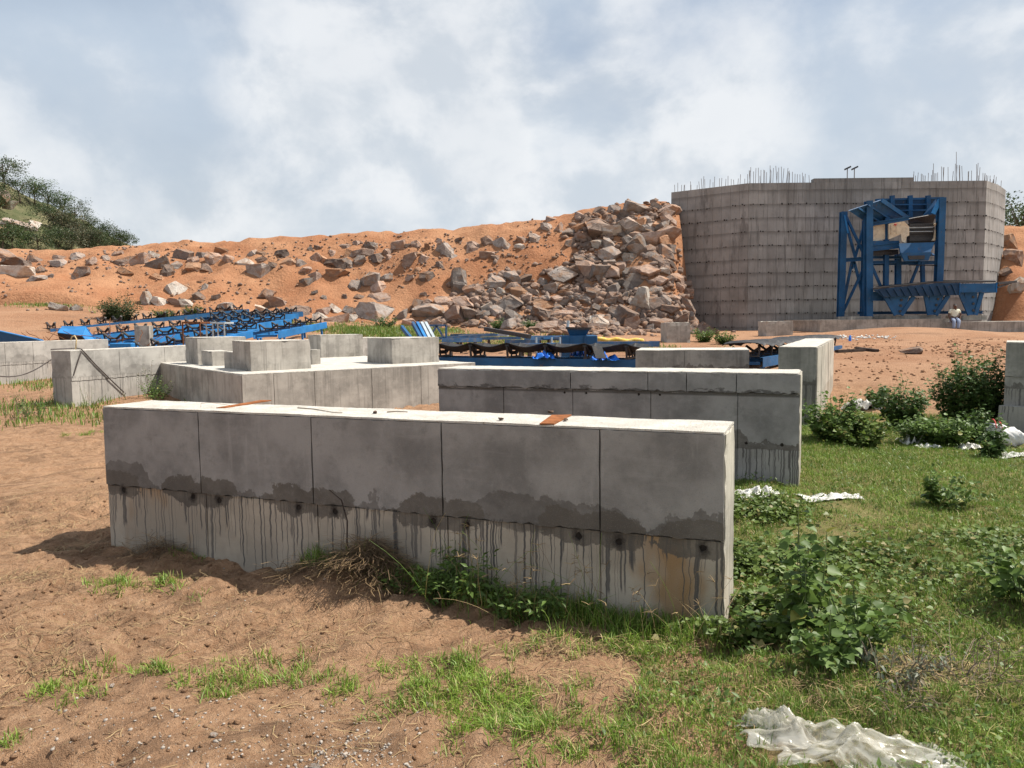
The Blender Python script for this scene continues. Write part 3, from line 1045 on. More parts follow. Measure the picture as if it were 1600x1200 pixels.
def cast_block(name, label, fl, ang, L, T, H, rows, seams, matn, holes=(), jag=0.006, chip=0.004, step=0.08, bury=0.35, seed=0, cat='concrete block', group=None):
    """rows: (z0, z1, proud, waviness); seams: x positions of the upright joints"""
    root = empty(name, fl, ang)
    tag(root, label, cat, group)
    link('core', rough_box((0, 0.014, -bury), (L, T, H - 0.012), step, chip, seed), M[matn], root)
    k = 0
    for (z0, z1, pr, wv, sm) in rows:
        b = [0.0] + list(sm if sm is not None else seams) + [L]
        for i in range(len(b) - 1):
            g = 0.0035
            x0 = b[i] + (g if i else 0); x1 = b[i + 1] - (g if i < len(b) - 2 else 0)
            hs = [h for h in holes if x0 + 0.05 < h[0] < x1 - 0.05 and z0 + 0.04 < h[1] < z1 - 0.03]
            link('panel', panel_mesh(x0, x1, z0 + 0.003, min(z1, H - 0.013) - 0.003, -pr, 0.031, hs, wv, seed * 31 + k), M[matn], root)
            k += 1
            for h in hs:
                mb = MB()
                mb.tube((h[0], 0.006, h[1]), (h[0], 0.0135, h[1]), h[2] * 1.5, 8)
                mb.build('tie_hole', M['hole_dark'], root)
    pr = max(r[2] for r in rows) if rows else 0
    link('sunlit_top', top_sheet(0, L, -pr + 0.001, T, H - 0.012, 0.012, jag, seed), M['concrete_sunlit_top'], root)
    return root


def flat(v):
    return Vector((v.x, v.y, 0))


# --- front block
a_fl = G(173.5, 849); a_fr = G(1129.5, 984)
dA = flat(a_fr - a_fl); LA = dA.length; angA = math.atan2(dA.y, dA.x); uA = dA.normalized(); nA = Vector((-uA.y, uA.x, 0))
HA = (P(1127, 684.4, a_fr.y).z + P(161.5, 628, a_fl.y).z) / 2
zA = min(a_fl.z, a_fr.z)
HA -= zA
_b = Yat(1151.7, 659, zA + HA)
TA = abs(flat(_b - a_fr).dot(nA))
sA = [along(x, 740, a_fl, uA) for x in (315, 490, 692, 938)]
sA2 = [along(x, 820, a_fl, uA) for x in (324, 497, 700, 938)]
zjA = HA * 0.45
hA = [(along(x, y, a_fl, uA), zjA + dz_, 0.021) for x, y, dz_ in ((193, 752, -0.035), (301, 762, -.035), (342, 770, -.045), (466, 782, -.04), (523, 787, -.045), (677, 803, -.045), (730, 806, -.05), (904, 828, -.05), (967, 840, -.06), (1099, 855, -.05))]
M['concrete_near'].node_tree  # the joint height of this material is 0.62 m; shifted to zjA below
concrete('concrete_front', (0.250, 0.238, 0.227), (0.39, 0.34, 0.275), zjA, 0.8, 1.0, 1.0, seed=2.0, soot=hA)
fl0 = Vector((a_fl.x, a_fl.y, zA))
front_block = cast_block('concrete_block', 'nearest long grey concrete block, dark stains and drips along its shaded front', fl0, angA, LA, TA, HA,
                         [(-0.3, zjA, 0.0, 0, sA2), (zjA, HA, 0.012, 0.012, sA)], sA, 'concrete_front', hA, 0.006, 0.006, 0.07, seed=3)


def on_block(px, py, root_fl, ang, H):
    """local coordinates on the top of a block for a photo pixel"""
    w_ = Yat(px, py, root_fl.z + H + 0.004) - root_fl
    c, s = math.cos(-ang), math.sin(-ang)
    return Vector((w_.x * c - w_.y * s, w_.x * s + w_.y * c, H + 0.004))


for pts in (((338, 637.5), (352, 637), (424, 625.8), (408, 625.6)), ((843, 662.5), (866, 662.8), (893, 648.5), (862, 649))):
    mb = MB()
    q = [on_block(x, y, fl0, angA, HA) for x, y in pts]
    mb.plate(q, 0.008)
    mb.build('rusty_plate', M['rust_plate'], front_block)

# --- second block
b_fr = G(1247, 757)
uB = uA; nB = nA
topB = P(1249, 583, b_fr.y).z
HB = topB - b_fr.z
b_flt = Yat(685, 570, topB)
s = along(685, 590, b_fr, uB)
b_fl = b_fr + uB * s; b_fl.z = b_fr.z
LB = -s
TB = 0.62
zB1 = HB * 0.815; zB2 = HB * 0.30
concrete('concrete_behind', (0.235, 0.231, 0.226), (0.27, 0.262, 0.25), zB2, 1.0, 1.0, 0.05, seed=9.0, band=zB1 - 0.02)
sB = [along(x, 620, b_fl, uB) for x in (787, 895, 1017, 1153)]
sB2 = [along(x, 580, b_fl, uB) for x in (892, 1013, 1073, 1151)]
hB = [(along(x, 600, b_fl, uB), zB1 - 0.045, 0.014) for x in (882, 916, 998, 1031)] + [(along(x, 690, b_fl, uB), zB2 + 0.06, 0.017) for x in (1166, 1222)]
second_block = cast_block('concrete_block', 'second long concrete block with a ragged white top, behind the nearest one', b_fl, angA, LB, TB, HB,
                          [(-0.3, zB1, 0.0, 0, sB), (zB1, HB, 0.022, 0.014, sB2)], sB, 'concrete_behind', hB, 0.028, 0.010, 0.08, seed=5)

for root_, L_, T_, H_ in ((front_block, LA, TA, HA), (second_block, LB, TB, HB)):
    link('sunlit_end', rough_box((L_ - 0.02, 0.002, -0.3), (L_ + 0.009, T_ - 0.004, H_ - 0.014), 0.06, 0.004, 77), M['concrete_sunlit'], root_)  # sunlit ends, their brightness painted in by a paler concrete
# --- block that runs away from the camera at the right
c_fr = G(1274, 666)
topC = P(1272, 542, c_fr.y).z
HC = topC - c_fr.z
c_br = Yat(1303, 528.5, topC)
dC = flat(c_br - c_fr); dC = dC.normalized()
rC = Vector((dC.y, -dC.x, 0))
sC = along(1216, 560, c_fr, rC)
LC = min(5.2, flat(c_br - c_fr).length)
c_fl = c_fr + rC * sC; c_fl.z = c_fr.z
third_block = cast_block('concrete_block', 'concrete block end-on beside the green bushes, its sunlit side streaked', c_fl, math.atan2(rC.y, rC.x), -sC, LC, HC,
                         [(-0.3, HC, 0.0, 0, [])], [], 'concrete_right', (), 0.012, 0.012, 0.1, seed=7)
bw = LC / 5
for i in range(5):                                     # board marks on its sunlit side, coloured paler to carry the sun
    mb = MB(); mb.box((-sC - 0.004, 0.04 + i * bw, -0.2), (-sC + 0.010 + 0.004 * (i % 2), (i + 1) * bw - 0.012, HC - 0.02))
    mb.build('panel', M['concrete_sunlit'], third_block)

# --- low block between the second block and the machinery
YD = 14.2
d_l = P(993, 547, YD); d_r = P(1171, 547.5, YD - 0.5)
dD = flat(d_r - d_l)
HD = 1.05
d_l.z = d_l.z - HD
fourth_block = cast_block('concrete_block', 'smooth grey concrete block peeping over the second block, below the rock pile', d_l, math.atan2(dD.y, dD.x), dD.length, 1.2, HD,
                          [(-0.3, HD, 0.0, 0, None)], [dD.length * 0.44], 'concrete_right', (), 0.012, 0.010, 0.1, seed=8)

# --- block cut by the right edge of the photo
f_fl = G(1575, 676)
topF = P(1566, 535, f_fl.y + 0.1).z
HF = topF - f_fl.z
fifth_block = cast_block('concrete_block', 'concrete block with a stepped footing cut off by the right edge', f_fl + Vector((0, 0.12, 0)), R(-33), 2.4, 1.0, HF,
                         [(-0.3, HF * 0.62, 0.0, 0, []), (HF * 0.62, HF, 0.010, 0.008, [])], [], 'concrete_right', (), 0.01, 0.008, 0.1, seed=10)
link('footing', rough_box((-0.06, -0.16, -0.35), (2.45, 0.028, HF * 0.30), 0.1, 0.006, 4), M['concrete_right'], fifth_block)

# --- two walls at the left
w2 = G(114, 635)
top2 = P(110, 548, w2.y).z
H2 = top2 - w2.z
w2b = Yat(289, 540, top2)
d2 = flat(w2b - w2).normalized()
r2 = Vector((d2.y, -d2.x, 0))
t2 = -along(81, 590, w2, r2)
L2 = 12.0
# long sunlit face is the local front: x runs along the wall, y into it
wall_near = cast_block('concrete_wall', 'pale concrete wall at left with a cable looped over its end', w2, math.atan2(d2.y, d2.x), L2, t2, H2,
                       [(-0.3, H2 * 0.45, 0.0, 0, None), (H2 * 0.45, H2, 0.010, 0.010, None)], [along(187, 580, w2, d2), along(258, 580, w2, d2), 10.0], 'concrete_pale', (), 0.01, 0.008, 0.12, seed=12, cat='concrete wall')
w1 = G(-60, 606)
top1 = P(-60, 537, w1.y).z
e1 = along(170, 560, w1, d2)
wall_far = cast_block('concrete_wall', 'pale concrete wall running in from the left edge, farther back', w1, math.atan2(d2.y, d2.x), e1, 0.5, top1 - w1.z,
                      [(-0.3, (top1 - w1.z) * 0.45, 0.0, 0, None), ((top1 - w1.z) * 0.45, top1 - w1.z, 0.010, 0.01, None)], [along(x, 560, w1, d2) for x in (8, 52, 115)], 'concrete_pale', (), 0.01, 0.008, 0.15, seed=13, cat='concrete wall')

# --- machine foundation with its pedestals
p_r = G(684, 627)
topP = P(684, 569.5, p_r.y).z
p_n = Yat(378, 585, topP); p_l = Yat(255, 566, topP); p_rt = Yat(684, 569.5, topP)
eX = flat(p_rt - p_n).normalized()
eY = Vector((-eX.y, eX.x, 0))
if eY.dot(flat(p_l - p_n)) < 0: eY = -eY
LX = flat(p_rt - p_n).length + 0.9
LY = flat(p_l - p_n).length
gP = gz(p_n.x, p_n.y)
HP = topP - gP
angP = math.atan2(eX.y, eX.x)
pn0 = Vector((p_n.x, p_n.y, gP))
found = cast_block('machine_foundation', 'wide low concrete foundation carrying several square pedestals', pn0, angP, LX, LY, HP,
                   [(-0.3, HP, 0.0, 0, None)], [along(x, 600, p_n, eX) for x in (428, 491.5, 581, 658)], 'concrete_footing', (), 0.012, 0.008, 0.12, seed=14, cat='foundation')
lb = [0.0] + sorted(along(x, 595, p_n, eY) for x in (278, 301, 326, 348)) + [LY]
for i in range(len(lb) - 1):
    mb = MB(); mb.box((-0.012, lb[i] + (0.006 if i else 0.03), -0.3), (0.012, lb[i + 1] - 0.006, HP - 0.018))
    mb.build('panel', M['concrete_footing'], found)


def pedestal(near, left_px, right_px, top_py, seed):
    nb_ = Yat(near[0], near[1], topP)
    lx = along(right_px, near[1], nb_, eX) if right_px else 0.9
    ly = along(left_px, near[1], nb_, eY) if left_px else 0.9
    h = P(near[0], top_py, nb_.y).z - topP
    q = nb_ - p_n
    x0 = q.dot(eX); y0 = q.dot(eY)
    lx = min(max(lx, 0.2), 2.2); ly = min(max(ly, 0.2), 2.2)
    o = link('pedestal', rough_box((x0, y0, HP - 0.01), (x0 + lx, y0 + ly, HP + h), 0.12, 0.008, seed), M['concrete_footing'], found)
    link('sunlit_top', top_sheet(x0 + 0.004, x0 + lx - 0.004, y0 + 0.004, y0 + ly - 0.004, HP + h - 0.001, 0.008, 0.012, seed, 0.09), M['concrete_sunlit_top'], o)
    return o


pedestal((392.4, 580.4), 364, 486.7, 534, 31)
pedestal((310, 569.5), 290, 386, 528, 32)
pedestal((613, 569), 574, 687, 529, 33)
pedestal((501.6, 559), 482, 568.6, 524, 34)
pedestal((331.4, 572), 315, 362, 549.5, 35)
pedestal((366, 577), 350.7, 384, 551, 36)
pedestal((487, 569.5), 478, 498, 547, 37)

# --- small plinths standing about
def plinth(label, x0, x1, ytop, ybot, Y, depth, rz, name='concrete_plinth', matn='concrete_footing', seed=0):
    a = P(x0, ybot, Y); b = P(x1, ybot, Y); t = P(x0, ytop, Y)
    g = gz((a.x + b.x) / 2, Y)
    o = link(name, rough_box((0, 0, -0.3), ((b - a).length, depth, t.z - g), 0.15, 0.010, seed), M[matn], None, (a.x, a.y, g), (0, 0, rz))
    return tag(o, label, 'plinth')


plinth('square concrete plinth standing alone at the foot of the rock pile', 1042, 1080, 504, 541, 33, 1.0, R(5), seed=41)
plinth('wide concrete plinth against the base of the tall retaining wall', 1197, 1240, 502, 535, 38, 1.1, R(3), seed=42)
plinth('small weathered concrete plinth among the conveyor frames', 210, 233, 509, 532, 25.5, 0.45, R(8), seed=43)

# --- tall retaining wall behind the crusher
YT = 49.0
zT = P(1170, 286, YT).z
c0 = Yat(1049, 300.5, zT); c1 = P(1170, 286, YT); c2 = Yat(1541, 282, zT); c3 = Yat(1560, 289, zT); c4 = Yat(1571, 297, zT)
zB0 = 0.6
tower = wroot('retaining_wall', (c1.x, c1.y, 1.0))
tag(tower, 'tall grey concrete retaining wall with rebar sticking out of its top', 'retaining wall')
plan = [c0, c1, c2, c3, c4, Vector((c4.x + 1.2, 62, 0)), Vector((c0.x + 3.0, 62, 0))]
mb = MB()
n_ = len(plan)
vs = [(p.x, p.y, zB0) for p in plan] + [(p.x, p.y, zT - 0.06) for p in plan]
mb.add(vs, [tuple(range(n_)), tuple(range(2 * n_ - 1, n_ - 1, -1))] + [(k, (k + 1) % n_, n_ + (k + 1) % n_, n_ + k) for k in range(n_)])
mb.build('core', M['tower_concrete'], tower)
unit = MB(); unit.box((0, -1, 0), (1, 0.0, 1))
unit_me = unit.mesh('panel')
unit_me.materials.append(M['tower_concrete'])
ROWH = 0.855
rowz = [zT, zT - 0.46]
while rowz[-1] > zB0 + 0.5:
    rowz.append(rowz[-1] - ROWH)
cells = []
for (p, q, wdt) in ((c0, c1, 0.59), (c1, c2, 0.588), (c2, c3, 0.45), (c3, c4, 0.45)):
    d = flat(q - p); L = d.length; d.normalize()
    nw = max(1, round(L / wdt)); an = math.atan2(d.y, d.x)
    for r_ in range(len(rowz) - 1):
        for k in range(nw):
            cells.append((p + d * (k * L / nw), an, L / nw, rowz[r_ + 1], rowz[r_] - rowz[r_ + 1], d, (p is c1) + (p is c0) * 0.6 + (p is c2) * .5))
cells.sort(key=lambda c: -c[6] - 0.001 * c[4])
rg = random.Random(5)
rest = MB()
for i, (p, an, wd, z, h, d, _) in enumerate(cells):
    pr = 0.022 + rg.uniform(0, 0.008)
    g = 0.006
    if i < 292:
        o = link('panel', unit_me, None, tower)
        o.location = (p.x + d.x * g - c1.x, p.y + d.y * g - c1.y, z + 0.012 - 1.0)
        o.rotation_euler = (0, 0, an); o.scale = (wd - 2 * g, pr, h - 0.024)
    else:
        nrm = Vector((d.y, -d.x, 0))
        a = p + d * g; b = p + d * (wd - g)
        qs = [a, b, b + nrm * pr, a + nrm * pr]
        rest.add([(v.x, v.y, z + 0.008) for v in qs] + [(v.x, v.y, z + h - 0.008) for v in qs], MB.BOXF)
ro = rest.build('panel', M['tower_concrete'], tower); ro['kind'] = 'stuff'
# cut tie ends along the pour joints
ties = MB()
for (p, q) in ((c0, c1), (c1, c2), (c2, c3), (c3, c4)):
    d = flat(q - p); L = d.length; d.normalize(); nrm = Vector((d.y, -d.x, 0))
    for z in rowz[2:]:
        s_ = 0.15
        while s_ < L - 0.1:
            if rg.random() < 0.72:
                for ds in (0, 0.17):
                    if rg.random() < 0.8:
                        c = p + d * (s_ + ds + rg.uniform(-.03, .03)) + nrm * 0.03
                        w_ = rg.uniform(0.02, 0.042); hh = rg.uniform(0.02, 0.055); zz = z + rg.uniform(-0.05, 0.03)
                        a = c - d * w_; b = c + d * w_
                        qs = [a - nrm * .03, b - nrm * .03, b + nrm * 0.008, a + nrm * 0.008]
                        ties.add([(v.x, v.y, zz - hh) for v in qs] + [(v.x, v.y, zz + hh) for v in qs], MB.BOXF)
            s_ += 0.588
to = ties.build('tie_ends', M['hole_dark'], tower); to['kind'] = 'stuff'
# raised stretch of parapet
pa = along(1272, 280, c1, flat(c2 - c1).normalized()); pb = along(1427, 280, c1, flat(c2 - c1).normalized())
dT = flat(c2 - c1).normalized(); nT = Vector((dT.y, -dT.x, 0))
zpar = P(1350, 276, YT - .4).z
a = c1 + dT * pa + nT * 0.02; b = c1 + dT * pb + nT * 0.02
mb = MB(); qs = [a, b, b - nT * 0.5, a - nT * 0.5]
mb.add([(v.x, v.y, zT - 0.05) for v in qs] + [(v.x, v.y, zpar) for v in qs], MB.BOXF)
mb.build('parapet', M['tower_concrete'], tower)
# rebar: one bar, copied
bar = MB(); bar.tube((0, 0, 0), (0, 0, 1), 0.015, 5)
bar_me = bar.mesh('rebar'); bar_me.materials.append(M['rebar_steel'])


def bars(p, q, n, hmin, hmax, inset=0.25):
    d = flat(q - p); nrm = Vector((d.y, -d.x, 0)).normalized()
    for k in range(n):
        t = (k + rg.uniform(0.1, 0.9)) / n
        c = p + d * t - nrm * rg.choice((inset, inset + 0.25))
        o = link('rebar', bar_me, None, tower)
        o.location = (c.x - c1.x, c.y - c1.y, zT - 0.1 - 1.0)
        o.rotation_euler = (rg.gauss(0, 0.035), rg.gauss(0, 0.035), 0)
        o.scale = (1, 1, rg.uniform(hmin, hmax) + 0.1)


at = lambda px: c1 + dT * along(px, 285, c1, dT)
bars(c0, c1, 26, 0.35, 0.85)
bars(at(1173), at(1243), 24, 0.45, 1.15)
bars(at(1244), at(1268), 7, 0.35, 0.75)
bars(at(1429), at(1470), 13, 0.4, 0.75)
bars(at(1462), at(1540), 18, 0.5, 1.2)
bars(at(1498), at(1501), 1, 1.8, 1.9)
bars(c2, c3, 9, 0.35, 0.65, 0.2); bars(c3, c4, 7, 0.35, 0.6, 0.2)
for px in (1324, 1335):                        # two little lamps on posts above the parapet
    b0 = P(px, 277, YT + 2.5); b0.z = zT - 0.06
    t0 = P(px, 263, YT + 2.5)
    t = wroot('lamp_post', tuple(b0))
    tag(t, 'thin lamp post on the retaining wall, %s of the pair' % ('left' if px == 1324 else 'right'), 'lamp post')
    mb = MB(); mb.tube(b0, t0, 0.03, 6); mb.build('post', M['rebar_steel'], t)
    mb = MB(); mb.beam(t0 + Vector((-0.18, 0, -0.08)), t0 + Vector((0.2, -0.05, 0.1)), 0.16, 0.1); mb.build('lamp_head', M['black_steel'], t)

# --- footing the crusher stands on
base = wroot('crusher_footing', tuple(P(1400, 505, 43)))
tag(base, 'long low concrete footing under the blue crusher', 'foundation')
f_l = P(1282, 500, 42.5); f_r = P(1500, 500, 42.0)
zF = f_l.z
mb = MB(); mb.add([(f_l.x, f_l.y, .5), (f_r.x, f_r.y, .5), (f_r.x, 48.2, .5), (f_l.x, 48.2, .5), (f_l.x, f_l.y, zF), (f_r.x, f_r.y, zF), (f_r.x, 48.2, zF), (f_l.x, 48.2, zF)], MB.BOXF)
mb.build('slab', M['concrete_footing'], base)
for (xa, xb, yt) in ((1330, 1363, 494.5), (1385, 1470, 493), (1504, 1542, 493)):
    a = P(xa, 500, 42.9); b = P(xb, 500, 42.9); t = P(xa, yt, 42.9)
    mb = MB(); mb.box((a.x, 42.9, zF - .1), (b.x, 44.6, t.z)); mb.build('pedestal', M['concrete_footing'], base)
seat_l = P(1492, 503, 41.2); seat_r = P(1680, 504, 39.5)
zS = seat_l.z
mb = MB(); mb.add([(seat_l.x, seat_l.y, .4), (seat_r.x, seat_r.y, .4), (seat_r.x, 43.6, .4), (seat_l.x, 44.0, .4), (seat_l.x, seat_l.y, zS), (seat_r.x, seat_r.y, zS), (seat_r.x, 43.6, zS), (seat_l.x, 44.0, zS)], MB.BOXF)
rw = mb.build('low_wall', M['concrete_footing'], None)
tag(rw, 'low concrete wall at the right edge that the man sits on', 'concrete wall')
# ------------------------------------------------------------------ boulders
def rock_mesh(seed, cuts=11, bev=0.06):
    rg = random.Random(seed)
    bm = bmesh.new()
    bmesh.ops.create_cube(bm, size=2.4)
    for k in range(cuts):
        n = Vector((rg.gauss(0, 1), rg.gauss(0, 1), rg.gauss(0, 0.9))).normalized()
        d = rg.uniform(0.62, 0.98)
        r = bmesh.ops.bisect_plane(bm, geom=bm.verts[:] + bm.edges[:] + bm.faces[:], plane_co=n * d, plane_no=n, clear_outer=True)
        ed = [e for e in r['geom_cut'] if isinstance(e, bmesh.types.BMEdge)]
        if len(ed) > 2:
            bmesh.ops.contextual_create(bm, geom=ed)
    bmesh.ops.recalc_face_normals(bm, faces=bm.faces)
    bmesh.ops.bevel(bm, geom=list(bm.edges), offset=bev, segments=1, affect='EDGES', clamp_overlap=True)
    bmesh.ops.triangulate(bm, faces=bm.faces)
    bmesh.ops.subdivide_edges(bm, edges=[e for e in bm.edges if e.calc_length() > 0.55], cuts=1)
    for v in bm.verts:
        v.co += Vector((rg.gauss(0, 1), rg.gauss(0, 1), rg.gauss(0, 1))) * 0.03
    # fit to the unit box
    xs = [[v.co[k] for v in bm.verts] for k in range(3)]
    lo = [min(q) for q in xs]; hi = [max(q) for q in xs]
    for v in bm.verts:
        for k in range(3):
            v.co[k] = (v.co[k] - (lo[k] + hi[k]) / 2) / ((hi[k] - lo[k]) / 2)
    me = bpy.data.meshes.new('boulder')
    bm.to_mesh(me); bm.free()
    return me


ROCKS = [rock_mesh(100 + k, 7 + k % 7) for k in range(18)]
KIND = {'grey': 'grey_granite', 'pink': 'pink_granite', 'brown': 'brown_granite', 'orange': 'orange_granite', 'pale': 'pale_granite'}
ROCKM = {}
for k, me in enumerate(ROCKS):
    for kd, mn in KIND.items():
        c = me.copy(); c.materials.append(M[mn]); ROCKM[(k, kd)] = c
WORD = {'grey': 'grey', 'pink': 'pinkish grey', 'brown': 'dark brown', 'orange': 'orange stained', 'pale': 'pale'}
_n_b = 0
ALLB = []


def boulder(px, py, wpx, hpx, kd, zone, group, label=None, fn=land, lift=0.02, y0=28, y1=70, rz=None, proto=None, deep=None):
    global _n_b
    c = G(px, py + hpx * 0.1, fn, y0, y1)
    k = c.y / FPX
    wx = wpx * k / 2; wz = hpx * k / 2
    rg = random.Random(_n_b * 7 + 3)
    o = link('boulder', ROCKM[(proto if proto is not None else rg.randrange(len(ROCKS)), kd)], None, None)
    o.location = (c.x, c.y + wz * 0.25, c.z + wz * lift)
    o.rotation_euler = (rg.uniform(-0.3, 0.3), rg.uniform(-0.35, 0.35), rz if rz is not None else rg.choice((0, math.pi)) + rg.uniform(-0.5, 0.5))
    dd = deep if deep else rg.uniform(0.75, 1.05)
    o.scale = (wx * 1.04, (wx + wz) / 2 * 1.04 * dd, wz * 1.12)
    if label is None:
        sz = 'small' if wpx < 15 else ('middling' if wpx < 25 else 'large')
        label = '%s %s %s %s' % (sz, WORD[kd], 'slab' if hpx < wpx * 0.62 else 'boulder', zone)
        grp = group
    else:
        grp = group
    tag(o, label, 'boulder', grp)
    ALLB.append((o, px, py))
    _n_b += 1
    return o


rgb = random.Random(17)
KD = lambda: rgb.choices(('grey', 'pink', 'brown', 'orange', 'pale'), (30, 38, 18, 10, 4))[0]
row = [(10, 399, 50, 18), (22, 411, 56, 22), (33, 426, 46, 28), (55, 436, 28, 14), (53, 406, 28, 14), (62, 422, 16, 14), (92, 405, 30, 12), (93, 413, 28, 15),
       (121, 403, 28, 20), (143, 410, 20, 16), (129, 428, 26, 20), (163, 405, 16, 14), (168, 420, 11, 11), (182, 397, 18, 9), (193, 410, 38, 22), (196, 425, 24, 14),
       (220, 407, 28, 18), (239, 398, 18, 12), (248, 413, 32, 22), (261, 424, 22, 24), (245, 432, 20, 14), (278, 415, 22, 16), (285, 401, 26, 24), (303, 407, 18, 16),
       (303, 418, 26, 18), (315, 400, 20, 16), (335, 405, 28, 22), (348, 393, 26, 10), (357, 407, 15, 20), (322, 418, 20, 12), (392, 397, 24, 14), (410, 396, 20, 10),
       (408, 406, 17, 12), (386, 411, 28, 16), (408, 422, 34, 24), (426, 415, 20, 11), (440, 398, 22, 20), (452, 410, 24, 20), (470, 412, 17, 14), (477, 423, 22, 14),
       (483, 390, 9, 10), (497, 387, 11, 9), (494, 405, 20, 16), (507, 405, 17, 15), (519, 396, 14, 10), (524, 413, 36, 22), (529, 425, 32, 14), (545, 412, 20, 22),
       (538, 385, 22, 13), (546, 397, 14, 12), (557, 380, 14, 9), (564, 395, 32, 18), (563, 407, 24, 18), (589, 403, 26, 16), (582, 385, 24, 14), (606, 395, 18, 16),
       (608, 402, 12, 10), (623, 384, 22, 18), (636, 385, 9, 9), (651, 382, 20, 14), (652, 397, 16, 10), (640, 405, 26, 18), (661, 404, 14, 16), (667, 388, 10, 16),
       (685, 379, 16, 16), (695, 390, 30, 24), (708, 400, 12, 16), (716, 375, 16, 8), (740, 386, 26, 20), (763, 377, 24, 20), (787, 382, 30, 26), (764, 398, 30, 18),
       (774, 403, 14, 9), (816, 375, 20, 12), (835, 373, 22, 18), (812, 386, 17, 12), (702, 395, 10, 16), (854, 356, 18, 16), (873, 358, 18, 20), (889, 381, 16, 14), (860, 343, 16, 10)]
def row_zone(x):
    for lim, w_ in ((130, 'below the green hill'), (280, 'above the dark shrub'), (420, 'above the white rack'), (540, 'left of the mid-slope heap'), (665, 'above the mid-slope heap'), (765, 'above the tall pointed boulder')):
        if x < lim: return 'in the upper row ' + w_
    return 'in the upper row next to the rock pile'


for r_ in row:
    boulder(*r_, KD(), row_zone(r_[0]), 'boulders along the upper slope')
mid = [(687, 414, 14, 12), (653, 421, 11, 9), (642, 435, 14, 10), (495, 434, 20, 17), (478, 441, 24, 16), (552, 446, 22, 20), (601, 434, 22, 13), (492, 458, 10, 7),
       (505, 465, 10, 9), (538, 463, 11, 9), (591, 465, 34, 20), (560, 465, 14, 10), (291, 449, 15, 11), (310, 462, 19, 15), (320, 448, 13, 10), (313, 440, 11, 8),
       (338, 464, 13, 11), (740, 452, 24, 21), (650, 478, 22, 26), (662, 460, 13, 9), (668, 471, 15, 10), (78, 431, 9, 9)]
for r_ in mid:
    boulder(*r_, KD(), 'lying loose on the lower red slope', 'boulders on the open slope')
toe = [(276, 473, 24, 15), (250, 473, 30, 17), (292, 475, 27, 15), (350, 477, 36, 11), (93, 483, 28, 15), (117, 483, 21, 15), (380, 490, 32, 14), (415, 459, 28, 18), (428, 467, 24, 16),
       (434, 475, 32, 26), (415, 488, 40, 15), (440, 493, 30, 11), (462, 487, 42, 22), (480, 485, 16, 9), (505, 487, 24, 16), (525, 484, 24, 18), (500, 498, 30, 22),
       (526, 501, 38, 20), (545, 486, 16, 16), (548, 498, 20, 15), (627, 495, 24, 18), (640, 506, 26, 20), (676, 501, 28, 15)]
for r_ in toe:
    boulder(*r_, rgb.choice(('pink', 'pale', 'grey', 'pink')), 'along the foot of the red slope', 'boulders along the foot of the slope')
boulder(581, 490, 58, 40, 'grey', '', 'standout boulders', 'biggest grey boulder in the middle of the slope foot, above the grass', proto=3)
boulder(575, 437, 36, 28, 'grey', '', 'standout boulders', 'broad grey boulder at the top of the small heap in mid slope')
boulder(587, 449, 30, 26, 'pink', '', 'standout boulders', 'pinkish boulder wedged under the broad grey one in mid slope')
boulder(717, 440, 34, 44, 'grey', '', 'standout boulders', 'tall pointed grey boulder standing upright on the red slope', rz=0.2, proto=5)
boulder(669, 433, 24, 21, 'brown', '', 'standout boulders', 'single round dark boulder left of the tall pointed one')
boulder(273, 452, 36, 26, 'pale', '', 'standout boulders', 'pale blocky boulder above the dark shrub at the left foot of the slope')
boulder(228, 470, 22, 30, 'pale', '', 'standout boulders', 'pale upright slab of rock beside the dark shrub', proto=7)
boulder(690, 486, 28, 27, 'orange', '', 'standout boulders', 'orange brown boulder at the left end of the rock pile')
boulder(1003, 481, 28, 44, 'pale', '', 'standout boulders', 'tall pale boulder standing near the foot of the rock pile', lift=0.6, proto=2)
boulder(976, 500, 34, 34, 'brown', '', 'standout boulders', 'dark steep boulder just left of the tall pale one', lift=0.4)
boulder(938, 508, 40, 24, 'pale', '', 'standout boulders', 'low pale boulder behind the blue box', lift=0.4)
boulder(872, 446, 30, 15, 'orange', '', 'standout boulders', 'flat orange boulder on the top edge of the lower rock pile', lift=0.4)
boulder(1038, 379, 24, 20, 'orange', '', 'standout boulders', 'round orange boulder touching the edge of the retaining wall', lift=0.4)
boulder(997, 385, 34, 28, 'grey', '', 'standout boulders', 'large grey boulder with a pale top in the upper rock pile', lift=0.5)
boulder(956, 365, 32, 16, 'pale', '', 'standout boulders', 'pale flat boulder high in the rock pile', lift=0.5)
boulder(936, 428, 26, 28, 'grey', '', 'standout boulders', 'upright grey boulder split down its middle in the rock pile', lift=0.4)
# tipped pile beside the wall: fill the area piece by piece
poly = [(885, 352), (905, 333), (955, 323), (1047, 317), (1048, 400), (1074, 450), (1112, 495), (1112, 520), (1000, 524), (870, 524), (760, 512), (648, 508), (655, 488), (712, 470),
        (752, 448), (770, 436), (850, 432), (893, 428), (902, 400), (915, 375), (890, 366)]


def inside(x, y, pl):
    r = False
    for i in range(len(pl)):
        (x0, y0), (x1, y1) = pl[i], pl[i - 1]
        if (y0 > y) != (y1 > y) and x < (x1 - x0) * (y - y0) / (y1 - y0) + x0:
            r = not r
    return r


